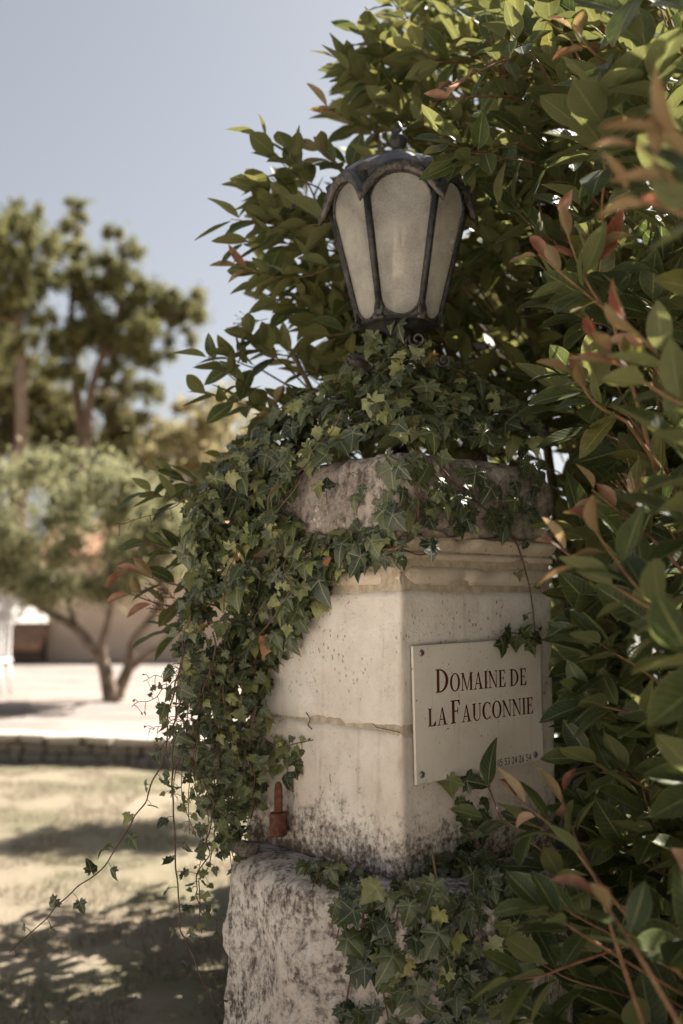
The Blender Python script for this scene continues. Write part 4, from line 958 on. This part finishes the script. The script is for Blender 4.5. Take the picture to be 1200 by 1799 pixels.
# shoots that shape the outline and the red young growth: (plant, base px, tip px, distance base, tip, leaves, size, young)
SH = [
 (PB, (560, 330), (455, 235), 3.1, 3.0, 8, .105, 0), (PB, (545, 330), (505, 262), 3.1, 3.0, 7, .11, 0), (PB, (540, 400), (405, 385), 3.1, 3.0, 8, .11, 0), (PB, (560, 360), (435, 335), 3.1, 3.05, 8, .11, 0), (PB, (540, 430), (425, 425), 3.1, 3.0, 8, .11, 0),
 (PB, (545, 500), (420, 465), 3.1, 3.0, 9, .11, .7), (PB, (560, 560), (455, 500), 3.2, 3.1, 8, .11, 0), (PB, (700, 230), (575, 190), 3.2, 3.1, 9, .11, .8), (PB, (700, 180), (590, 100), 3.2, 3.1, 9, .11, 0), (PB, (690, 120), (630, 55), 3.2, 3.1, 8, .11, 0),
 (PB, (730, 60), (680, -10), 3.2, 3.1, 8, .11, 0), (PB, (640, 320), (560, 265), 3.1, 3.0, 8, .11, .3), (PB, (470, 690), (365, 625), 3.1, 2.95, 9, .105, 0), (PB, (480, 720), (360, 690), 3.1, 2.95, 9, .105, 0), (PB, (460, 650), (400, 625), 3.1, 3.0, 8, .11, 0),
 (PB, (500, 640), (440, 590), 3.1, 3.0, 8, .11, 0), (PB, (380, 900), (255, 862), 2.95, 2.85, 9, .085, 0), (PB, (380, 960), (245, 950), 2.95, 2.85, 8, .085, 0), (PB, (370, 1030), (225, 1000), 2.9, 2.82, 7, .095, .9), (PB, (360, 1060), (225, 1042), 2.9, 2.82, 6, .095, .9),
 (PB, (390, 1090), (280, 1110), 2.9, 2.85, 8, .09, 0), (PB, (400, 860), (300, 840), 2.95, 2.9, 9, .085, 0), (PB, (400, 1000), (290, 960), 2.95, 2.88, 10, .085, 0),
 (PF, (910, 250), (770, 240), 2.55, 2.36, 7, .095, 0), (PF, (905, 275), (800, 285), 2.52, 2.36, 6, .095, 0), (PF, (900, 170), (765, 175), 2.6, 2.45, 7, .085, .9), (PF, (900, 100), (790, 150), 2.6, 2.5, 6, .085, .8), (PF, (930, 90), (885, 70), 2.3, 2.2, 6, .09, 0), (PF, (1100, 130), (1008, 52), 1.9, 1.8, 6, .075, .95),
 (PF, (1085, 560), (945, 445), 1.95, 1.90, 7, .085, 1), (PF, (1075, 560), (985, 380), 1.95, 1.9, 6, .085, 1), (PF, (1260, 740), (1050, 600), 1.55, 1.6, 8, .085, 1), (PF, (1250, 720), (1095, 560), 1.55, 1.58, 7, .085, 1), (PF, (1100, 740), (1005, 650), 1.95, 1.9, 6, .075, .9),
 (PF, (1260, 1130), (965, 950), 1.6, 1.75, 9, .085, 1), (PF, (1230, 1110), (1030, 910), 1.6, 1.7, 8, .095, 1), (PF, (1060, 1560), (905, 1400), 1.85, 1.95, 8, .085, 1), (PF, (1050, 1550), (985, 1390), 1.85, 1.95, 6, .08, 1), (PF, (1130, 1690), (1050, 1570), 1.55, 1.6, 6, .075, .95),
 (PF, (1270, 430), (1120, 250), 1.22, 1.2, 6, .085, 1), (PF, (1270, 380), (1170, 230), 1.22, 1.18, 5, .09, 1), (PF, (1260, 410), (1100, 345), 1.24, 1.25, 5, .075, 1), (PF, (1160, 960), (1040, 860), 1.95, 1.95, 6, .07, .9),
 (PF, (1070, 1640), (950, 1570), 2.0, 2.02, 9, .095, 0), (PF, (1070, 1740), (945, 1690), 2.0, 2.02, 9, .095, 0), (PF, (1060, 1810), (935, 1775), 1.98, 2.0, 9, .095, 0), (PF, (1090, 1590), (965, 1525), 2.05, 2.08, 9, .095, 0), (PF, (1090, 1700), (985, 1630), 2.05, 2.08, 9, .1, 0),
 (PF, (1010, 1480), (850, 1440), 2.1, 2.0, 7, .085, 0), (PF, (990, 1700), (900, 1720), 1.9, 1.9, 7, .085, 0), (PF, (1020, 1640), (940, 1590), 1.85, 1.85, 7, .085, 0), (PF, (1100, 1250), (1030, 1230), 2.0, 2.0, 8, .085, 0), (PF, (1120, 1170), (1040, 1120), 1.95, 1.95, 8, .085, 0), (PF, (1110, 1370), (1030, 1330), 2.05, 2.05, 8, .085, 0)]
for P, b, t, db, dt, n_, sz, y in SH:
    sprig(P, at(b[0], b[1], db), at(t[0], t[1], dt), n_, sz, young=y, tone=.35 if P is PF else .5, check=False, rad=.0026 if y else .0020)
# the leafy shoot that leans over the lantern's right shoulder
for b_, t_, nn, sz_, rn in (((806, 270), (728, 312), (-.1, -.6, .8), .098, .85), ((800, 262), (724, 272), (0, -.5, .9), .092, .9), ((812, 252), (762, 212), (.1, -.9, .4), .085, .75), ((842, 285), (790, 300), (0, -.7, .7), .088, .8), ((852, 268), (868, 322), (-.2, -.9, .3), .085, .3), ((812, 276), (770, 330), (-.3, -.9, .2), .08, .1), ((840, 262), (846, 205), (0, -1, .3), .085, .6)):
    q_ = at(b_[0], b_[1], 2.38); PF.leaf(q_, at(t_[0], t_[1], 2.33) - q_, nn, sz_, rn)
PF.stems.tube(smooth_poly([at(935, 285, 2.5), at(870, 275, 2.42), at(800, 264, 2.38)], 4), [.0028, .0028, .0026, .0026, .0024, .0022, .002, .0018, .0016], 5, False)
# one leaf hanging in front of the plaque
lp = face_right(858, 1382, .09); PF.leaf(lp, at(856, 1280, lp[1]) - lp, np.array([-.85, -.75, .1]), .108, .15); PF.stems.tube([lp, at(880, 1440, 2.2), at(960, 1500, 2.1)], .0018, 5, False)
# spent flower heads
def corymb(P, base, tip, r_):
    base, tip = np.asarray(base), np.asarray(tip); ax = unit(tip - base)
    for i in range(26):
        d = unit(ax + rng.normal(0, .55, 3)); m_ = base + ax * np.linalg.norm(tip - base) * rng.uniform(.3, .8); e_ = m_ + d * r_ * rng.uniform(.5, 1)
        P.stems.tube([base, m_, e_], [.0012, .0009, .0006], 4, False); P.stems.lathe([(.0005, -.002), (.0022, 0), (.0005, .002)], e_, 5)
corymb(PB, at(320, 1060, 2.88), at(275, 1030, 2.84), .07); corymb(PB, at(330, 1090, 2.88), at(270, 1065, 2.84), .06); corymb(PB, at(470, 560, 3.05), at(425, 570, 3.0), .07); corymb(PF, at(900, 170, 2.6), at(868, 110, 2.55), .11); corymb(PF, at(1130, 950, 1.95), at(1110, 840, 1.95), .07)
# trunks and limbs of the two shrubs
for root, P, c0, targets in ((hedge_front, PF, (1.35, 2.35), [(1.0, 1.75, 1.3), (1.1, 1.6, 2.2), (1.5, 2.0, 3.0), (.95, 2.3, 2.4), (1.8, 2.5, 2.8), (.85, 2.2, .8), (1.2, 2.9, 2.9), (1.7, 1.7, 1.2)]),
                             (hedge_back, PB, (.75, 3.45), [(.2, 3.3, 2.6), (-.15, 3.15, 2.2), (.5, 3.4, 3.1), (-.2, 3.0, 1.6), (.9, 3.5, 3.0), (1.3, 3.8, 2.6), (-.3, 3.0, 1.75), (.1, 3.2, 2.9)])):
    mb = MB()
    for t in targets:
        b = np.array([c0[0] + rng.normal(0, .05), c0[1] + rng.normal(0, .05), -.05]); t = np.array(t); m_ = b * .45 + t * .55 + np.array([0, 0, -.15]) + rng.normal(0, .06, 3)
        m_[:2] = b[:2] * .7 + t[:2] * .3
        if in_pillar(t, .0): continue
        mb.tube(smooth_poly([b, m_, t], 6), np.linspace(.028, .007, 13), 7)
    mb.build('trunk', M['bark'], root)
plants += [PB, PF]

# ------------------------------------------------------------------ ivy
ivy_top = empty('ivy_plant', (PCEN[0] - .28, PCEN[1] + .1, 0), 'thick ivy covering the pillar top and cascading down its left side', 'ivy', 'ivy on the pillar')
ivy_low = empty('ivy_plant', (.28, 2.22, 0), 'ivy climbing over the grey base block of the pillar', 'ivy', 'ivy on the pillar')
IT = Plant(ivy_top, 'ivy', M['ivy'], 'ivy_leaf'); IL = Plant(ivy_low, 'ivy', M['ivy'], 'ivy_leaf')
def face_depth(px):
    if px < 703: return face_left(max(px, 445), HOR)[1]
    return face_right(min(px, 955), HOR)[1]
def ivy_leaf(P, p, size, face=(-.25, -1, .35), tip=(0, 0, -1), jit=.35, tone=.35, young=0.0, pet=True):
    nrm = unit(np.asarray(face, float) + rng.normal(0, jit, 3)); d = np.asarray(tip, float) + rng.normal(0, .40, 3); d = unit(d - nrm * np.dot(d, nrm))
    P.leaf(p, d, nrm, size, float(np.clip(rng.normal(tone, .30), 0, 1)), young)
    if pet:
        b = p - d * size * .5 - nrm * size * .55 + rng.normal(0, .006, 3); P.stems.tube([b, (b + p) / 2 + np.array([0, 0, .006]), p], [.0009, .0008, .0007], 4, False)
def vine(P, pts, rad=.0022, step=.035, size=(.022, .036), n=6, face=(-.2, -1, .3), tone=.4, jit=.45, side=.02, leaves=True, tip_small=True):
    C = smooth_poly(pts, n); P.stems.tube(C, np.linspace(rad * .6, rad, len(C)), 5, False)
    if not leaves: return
    L = 0; nxt = 0; sgn = 1; tot = sum(np.linalg.norm(b - a) for a, b in zip(C[:-1], C[1:]))
    for a, b in zip(C[:-1], C[1:]):
        L += np.linalg.norm(b - a)
        while L > nxt:
            f = nxt / tot; ax = unit(b - a); sd = unit(np.cross(ax, (0, -1, .2))) * sgn; sgn = -sgn
            p = b + sd * side * rng.uniform(.6, 1.4) + np.array([0, -.004, -.006]); sz = rng.uniform(*size) * (.45 + .55 * min(1, f * 2.2) if tip_small else 1)
            P.stems.tube([b, (b + p) / 2 + np.array([0, -.003, .004]), p], .0008, 4, False)
            ivy_leaf(P, p, sz, face, unit(sd * .8 + np.array([0, 0, -.8])), jit, tone, 0, False); nxt += step * rng.uniform(.7, 1.3)
MOUND = [(450, 735), (500, 705), (560, 668), (605, 650), (630, 610), (660, 585), (700, 575), (745, 590), (775, 625), (830, 650), (900, 700), (955, 755), (960, 780), (880, 782), (800, 772), (720, 768), (640, 772), (575, 782), (528, 830), (508, 880), (500, 930), (470, 930), (370, 870), (390, 800)]
CASC = [(395, 795), (345, 845), (325, 920), (330, 1000), (318, 1080), (318, 1150), (322, 1230), (340, 1300), (355, 1390), (372, 1460), (400, 1490), (432, 1440), (450, 1330), (470, 1260), (482, 1190), (505, 1130), (530, 1100), (575, 1050), (585, 1010), (540, 975), (515, 920), (512, 860), (520, 790)]
CAPP = [(560, 800), (960, 800), (960, 915), (900, 930), (760, 940), (700, 985), (600, 1010), (540, 990)]
def ivy_fill(P, poly, n, dfun, thick, size, face, tone=.33, jit=.4, tip=(0, 0, -1), dens=None, yg=.012):
    xs = [q[0] for q in poly]; ys = [q[1] for q in poly]; k = 0; tr = 0
    while k < n and tr < n * 40:
        tr += 1; px, py = rng.uniform(min(xs), max(xs)), rng.uniform(min(ys), max(ys))
        if not inpoly(px, py, poly): continue
        if dens is not None and rng.uniform() > dens(px, py): continue
        t = rng.uniform(0, 1); p = at(px, py, dfun(px, py) + thick * t)
        sz = rng.uniform(*size) * (1.0 if rng.uniform() > .12 else 1.45)
        f = face(px, py) if callable(face) else face
        ivy_leaf(P, p, sz, f, tip, jit, tone + (.12 if t < .3 else 0), 1.0 if rng.uniform() < yg else 0.0, t < .5); k += 1
def d_mound(px, py): return face_depth(px) - .05 + max(0, (805 - py)) / 240 * .40 + .03 * math.sin(px * .05) * math.sin(py * .06)
ivy_fill(IT, MOUND, 1100, d_mound, .20, (.024, .046), lambda x, y: (-.35 + (x - 650) * .0015, -.75, .75 + (790 - y) * .002), .42, .55, dens=lambda x, y: 1.0 if noise.noise(Vector((x * .02, y * .024, 8))) > -.15 else .4)
def d_casc(px, py): return (face_depth(px) - .075 if px > 445 else 2.60) - .045 * math.sin((px - 330) / 240 * math.pi) * (1 if py < 1150 else .4) + .025 * math.sin(px * .06 + py * .03)
ivy_fill(IT, CASC, 1120, d_casc, .14, (.024, .047), lambda x, y: (-.55 + (x - 450) * .002, -.9, .35), .44, .52, dens=lambda x, y: (1.0 if y < 1080 else (.55 if y < 1250 else .42)) * (1.0 if noise.noise(Vector((x * .022, y * .022, 2))) > -.05 else .22))
ivy_fill(IT, [(430, 1290), (480, 1300), (545, 1292), (540, 1330), (510, 1385), (480, 1360), (450, 1420), (425, 1440)], 60, lambda x, y: face_depth(x) - .03, .03, (.016, .028), (-.6, -.8, .3), .62, .4)
# sparse growth on the cap stone
def capd(x, y): return (.7 if x < 545 else 0.06) if y < 930 and x < 660 else (.75 if y > 925 and x < 700 else (.28 if y < 930 else 0.0))
ivy_fill(IT, CAPP, 150, lambda x, y: face_depth(x) - .05, .02, (.022, .040), lambda x, y: ((-.7, -.7, .25) if x < 703 else (.5, -.85, .3)), .36, .3, dens=capd)
def one(px, py, szpx, P=IT, off=.045, tone=.4, face=None, tip=(0, 0, -1), young=0):
    d = face_depth(px) - off; ivy_leaf(P, at(px, py, d), szpx * d / FPX, face or ((-.65, -.75, .2) if px < 703 else (.45, -.9, .2)), tip, .15, tone, young)
for px, py, s in ((752, 818, 46), (700, 820, 34), (672, 898, 46), (690, 905, 52), (652, 950, 40), (756, 955, 38), (706, 982, 24), (600, 955, 38), (560, 858, 24), (633, 978, 42), (520, 1080, 62), (560, 1020, 55), (500, 1110, 50), (575, 985, 26), (862, 858, 40), (800, 870, 34), (905, 880, 30), (835, 830, 34), (890, 905, 26), (545, 1000, 44), (470, 1150, 44), (440, 1210, 50), (492, 1045, 52), (620, 760, 40), (700, 745, 36), (760, 760, 40), (850, 760, 40), (690, 545, 44), (655, 590, 44), (700, 570, 36)):
    off = .06 if py > 600 else -.28
    one(px, py, s, off=off, tone=.30)
one(558, 852, 26, young=.45, off=.07, tone=.1); one(574, 984, 17, young=1, off=.07, tone=.95)
def fp(pts, off): return [at(x, y, face_depth(x) - off) for x, y in pts]
vine(IT, fp([(760, 800), (800, 850), (870, 910), (905, 950), (925, 1010), (935, 1060), (940, 1110)], .03)[::-1], .0026, .05, (.022, .034), face=(.5, -.9, .2), tone=.25, side=.016)
vine(IT, fp([(945, 1122), (905, 1112), (880, 1118)], .035), .0016, .028, (.030, .036), face=(.5, -.9, .1), tone=.12, side=.010, tip_small=False)
vine(IT, fp([(722, 830), (735, 880), (728, 930), (700, 962), (660, 965)], .04), .0048, leaves=False); vine(IT, fp([(700, 962), (740, 975), (770, 960)], .035), .002, leaves=False)
vine(IT, fp([(550, 1300), (520, 1306), (488, 1312), (455, 1290), (430, 1272)], .05), .002, .03, (.014, .024), tone=.65, side=.012)
for pts, rd in (([(480, 900), (500, 960), (470, 1040), (450, 1120)], .0016), ([(560, 800), (520, 860), (480, 930), (410, 1010)], .0022), ([(600, 720), (560, 790), (520, 830), (470, 900)], .002), ([(430, 820), (420, 920), (400, 1010), (385, 1100)], .0016), ([(520, 960), (505, 1030), (470, 1090), (440, 1150)], .0022), ([(400, 1100), (380, 1200), (350, 1280)], .0015)):
    vine(IT, [at(x + rng.normal(0, 9), y, d_casc(x, y) + .012 + rng.normal(0, .012)) for x, y in smooth_poly([(float(a_), float(b_)) for a_, b_ in pts], 2)], rd, leaves=False)
# free-hanging trails
TR = [([(205, 917), (255, 908), (310, 888), (365, 858), (420, 820)], 2.58, .026, (.010, .02), .0016), ([(18, 1672), (100, 1592), (180, 1520), (238, 1432), (280, 1350), (300, 1250), (325, 1150)], 2.46, .052, (.024, .040), .0022),
      ([(385, 1775), (345, 1700), (318, 1610), (306, 1490), (300, 1380), (308, 1280), (330, 1180)], 2.50, .050, (.024, .036), .0024), ([(395, 1618), (352, 1600), (345, 1545), (365, 1480), (372, 1410), (345, 1340), (350, 1250), (370, 1170)], 2.52, .022, (.018, .034), .002),
      ([(352, 1640), (350, 1560), (372, 1500), (385, 1420), (380, 1340), (390, 1260), (395, 1180)], 2.55, .020, (.018, .034), .002), ([(255, 1195), (300, 1183), (345, 1165)], 2.55, .018, (.008, .014), .0012), ([(232, 1240), (275, 1222), (320, 1190), (350, 1160)], 2.55, .02, (.010, .018), .0014),
      ([(258, 1282), (290, 1272), (322, 1262)], 2.52, .018, (.009, .016), .0012), ([(270, 1320), (300, 1290), (312, 1220), (320, 1140), (335, 1080)], 2.54, .016, (.014, .026), .002), ([(300, 1400), (318, 1330), (322, 1260), (335, 1180), (345, 1100)], 2.56, .016, (.014, .030), .002),
      ([(420, 1470), (415, 1420), (425, 1350), (430, 1280), (425, 1200)], 2.58, .018, (.02, .036), .002), ([(440, 1440), (445, 1380), (440, 1310), (450, 1230)], 2.56, .02, (.022, .038), .002), ([(372, 1330), (378, 1260), (375, 1190), (380, 1110)], 2.54, .02, (.018, .032), .002), ([(460, 1540), (440, 1522), (415, 1512), (405, 1470)], 2.54, .025, (.014, .02), .0014)]
for pts, Y, st, sz, rd in TR:
    tn = .55 if Y > 2.5 else .2
    vine(IT, [at(x + rng.normal(0, 2.6), y + rng.normal(0, 2), Y + .02 * math.sin(i * 1.1) + rng.normal(0, .004)) for i, (x, y) in enumerate(smooth_poly([(float(a_), float(b_)) for a_, b_ in pts], 4))], rd, st, sz, face=(-.3, -1, .2), tone=tn, jit=.6, side=.018, n=3)
for i in range(7):
    x0 = 322 + i * 19; L_ = rng.uniform(120, 300); pts = [(x0 + rng.normal(0, 12), 1300 + L_), (x0 + rng.normal(0, 8), 1300 + L_ * .6), (x0 + rng.normal(0, 8), 1300 + L_ * .25), (x0 + 8, 1250), (x0 + 14, 1150)]
    vine(IT, [at(x, y, 2.52 + .012 * i + rng.normal(0, .004)) for x, y in smooth_poly([(float(a_), float(b_)) for a_, b_ in pts], 3)], .0015, .024, (.014, .032), face=(-.3, -1, .2), tone=.5, jit=.6, side=.014, n=3)
# ivy on the base block: hugs the plinth front
PLN = [np.array(q) for q in pl_poly]
def plinth_depth(px):
    r_ = ray(px, 1650)[:2]; r_ = r_ / r_[1]; best = 9
    for a, b in zip(PLN, PLN[1:] + PLN[:1]):
        e_ = b - a; den = r_[0] * e_[1] - r_[1] * e_[0]
        if abs(den) < 1e-9: continue
        k = (a[0] * e_[1] - a[1] * e_[0]) / den; h = (a[0] * r_[1] - a[1] * r_[0]) / den
        if 0 <= h <= 1 and k > 0: best = min(best, k * r_[1])
    return best if best < 9 else 2.4
LOWP = [(600, 1545), (680, 1560), (760, 1540), (850, 1520), (925, 1560), (930, 1650), (900, 1830), (580, 1830), (600, 1760), (640, 1740), (590, 1680), (600, 1610)]
ivy_fill(IL, LOWP, 215, lambda x, y: plinth_depth(x) - .035, .03, (.026, .046), (0.1, -1, .35), .20, .32, dens=lambda x, y: (1.0 if x > 760 else .5) * (1 if math.sin(x * .045 + 1) * math.sin(y * .03) > -.35 else .25))
ivy_fill(IL, [(525, 1512), (600, 1520), (690, 1545), (760, 1500), (850, 1490), (920, 1530), (850, 1570), (700, 1572), (560, 1552)], 130, lambda x, y: 2.27 if x < 700 else 2.33, .06, (.018, .034), (0, -.8, .7), .24, .4, dens=lambda x, y: 1 if not 640 < x < 715 else .2)
ivy_fill(IL, [(800, 1400), (850, 1390), (860, 1480), (800, 1500)], 14, lambda x, y: face_depth(x) - .03, .02, (.024, .036), (.5, -.9, .3), .3, .3)
for px, py, s in ((770, 1640, 48), (620, 1600, 40), (660, 1560, 46), (610, 1650, 44), (690, 1680, 46), (720, 1590, 40), (640, 1700, 40), (590, 1590, 34), (790, 1370, 38), (820, 1372, 40)):
    d = plinth_depth(px) - .05 if py > 1500 else face_depth(px) - .03; ivy_leaf(IL, at(px, py, d), s * d / FPX, (0, -1, .3), (0, 0, -1), .18, .32)
for pts, rd in (([(600, 1830), (612, 1740), (635, 1640), (640, 1560)], .003), ([(640, 1560), (600, 1620), (590, 1660)], .0016), ([(690, 1830), (670, 1700), (700, 1600), (690, 1550)], .0024), ([(800, 1830), (790, 1700), (770, 1560), (760, 1500)], .003), ([(635, 1640), (680, 1690), (740, 1760)], .0018)):
    vine(IL, [at(x, y, plinth_depth(x) - .012) for x, y in pts], rd, leaves=False)
plants += [IT, IL]

# ------------------------------------------------------------------ turn the leaves into geometry
allq = []; own = []
for P in plants:
    for i, l in enumerate(P.L): allq += corners(l); own.append((P, i))
bvh_v = [tuple(q) for q in allq]; bvh_f = [(4 * i, 4 * i + 1, 4 * i + 2, 4 * i + 3) for i in range(len(own))]
for o in list(pillar.children_recursive) + list(plaque.children_recursive) + list(lantern.children_recursive):
    st = len(bvh_v); bs = base_of(o); bvh_v += [tuple(np.array(v.co) + bs) for v in o.data.vertices] if o.rotation_euler.z == 0 else []
    if o.rotation_euler.z == 0: bvh_f += [tuple(st + k for k in p.vertices) for p in o.data.polygons]
tree_ = BVHTree.FromPolygons(bvh_v, bvh_f)
eye = Vector((0, 0, CAMZ)); score = {}
for gi, (P, i) in enumerate(own):
    q = np.array(allq[4 * gi:4 * gi + 4]); px, py, d = proj(q); sc_ = 0.0
    if d.min() > .2 and px.max() > 0 and px.min() < 1200 and py.max() > 0 and py.min() < 1799:
        area = abs(0.5 * ((px[2] - px[0]) * (py[3] - py[1]) - (px[3] - px[1]) * (py[2] - py[0])))
        c = q.mean(0); vis = 0
        for s in (c, .6 * c + .4 * q[0], .6 * c + .4 * q[1], .6 * c + .4 * q[2], .6 * c + .4 * q[3]):
            if not (0 < proj(s)[0] < 1200 and 0 < proj(s)[1] < 1799): continue
            dv = Vector(s) - eye; L = dv.length; hit = tree_.ray_cast(eye, dv / L, L + .01)
            if hit[2] is None or hit[2] == gi or hit[3] > L - .004: vis += 1
        sc_ = vis / 5 * max(area, 25)
    score[(id(P), i)] = sc_
def leaf_geo(P, l, hi):
    p, x, d, n, size, rnd, y = l; h = int(abs(p[0] * 9173 + p[2] * 7919 + size * 1e5)) 
    if P.kind == 'photinia': T = (PH_Y[h % len(PH_Y)] if y > .5 else PH_HI[h % len(PH_HI)]) if hi else PH_LO[h % len(PH_LO)]
    else: T = IV_HI[h % len(IV_HI)] if hi else IV_LO[h % len(IV_LO)]
    V = (T[0] @ np.stack([x, d, n])) * size + p
    return V, T[1], np.column_stack([T[2], np.full(len(V), y)]), np.full(len(V), rnd)
for P in plants:
    order = sorted(range(len(P.L)), key=lambda i: -score[(id(P), i)]); top = [i for i in order[:300] if score[(id(P), i)] > 0]; ts = set(top)
    for i in top:
        V, F, A, Rn = leaf_geo(P, P.L[i], True)
        mesh(P.leafname, V, F, P.mat, P.root, True, {'luv': ('FLOAT_VECTOR', A), 'rnd': ('FLOAT', Rn)}, loc=P.L[i][0])
    VV, FF, AA, RR = [], [], [], []; n0 = 0
    for i in range(len(P.L)):
        if i in ts: continue
        V, F, A, Rn = leaf_geo(P, P.L[i], score[(id(P), i)] > 0); VV.append(V); FF += [tuple(k + n0 for k in f) for f in F]; AA.append(A); RR.append(Rn); n0 += len(V)
    mesh('foliage', np.concatenate(VV), FF, P.mat, P.root, True, {'luv': ('FLOAT_VECTOR', np.concatenate(AA)), 'rnd': ('FLOAT', np.concatenate(RR))}, kind='stuff')
    P.stems.build('twigs' if P.kind == 'photinia' else 'stems', M['twig'] if P.kind == 'photinia' else M['vine'], P.root, kind='stuff')
    print('PLANT', P.root['label'], len(P.L), 'leaves', sum(1 for i in range(len(P.L)) if score[(id(P), i)] > 0), 'seen')

# ------------------------------------------------------------------ dry grass
M['grass'] = mat_farleaf('dry_grass', (0.10, 0.094, 0.05), (0.30, 0.25, 0.18), 0.3)
ng = 60000; gX = rng.uniform(-3.0, .3, ng); gY = 3.2 + 6.5 * rng.uniform(0, 1, ng) ** 1.25; h = rng.uniform(.012, .055, ng); a = rng.uniform(0, 6.28, ng); le = rng.normal(0, .02, (ng, 2))
keepm = np.array([noise.noise(Vector((x * 2.6, y * 2.6, 5))) > -.10 for x, y in zip(gX, gY)]); wv = .0028
V = np.empty((ng, 3, 3)); gz = np.array([0.03 * noise.noise(Vector((x * 0.7, y * 0.7, 3))) + 0.018 * noise.noise(Vector((x * 4, y * 4, 1))) for x, y in zip(gX, gY)]) - .006
V[:, 0] = np.stack([gX - wv * np.cos(a), gY - wv * np.sin(a), gz], 1); V[:, 1] = np.stack([gX + wv * np.cos(a), gY + wv * np.sin(a), gz], 1); V[:, 2] = np.stack([gX + le[:, 0], gY + le[:, 1], gz + h], 1)
V = V[keepm]; k = len(V); mesh('grass', V.reshape(-1, 3), np.arange(3 * k).reshape(-1, 3), M['grass'], None, False, {'rnd': ('FLOAT', np.repeat(rng.uniform(0, 1, k), 3))}, kind='stuff', label='short dry grass on the lawn left of the pillar', cat='grass')
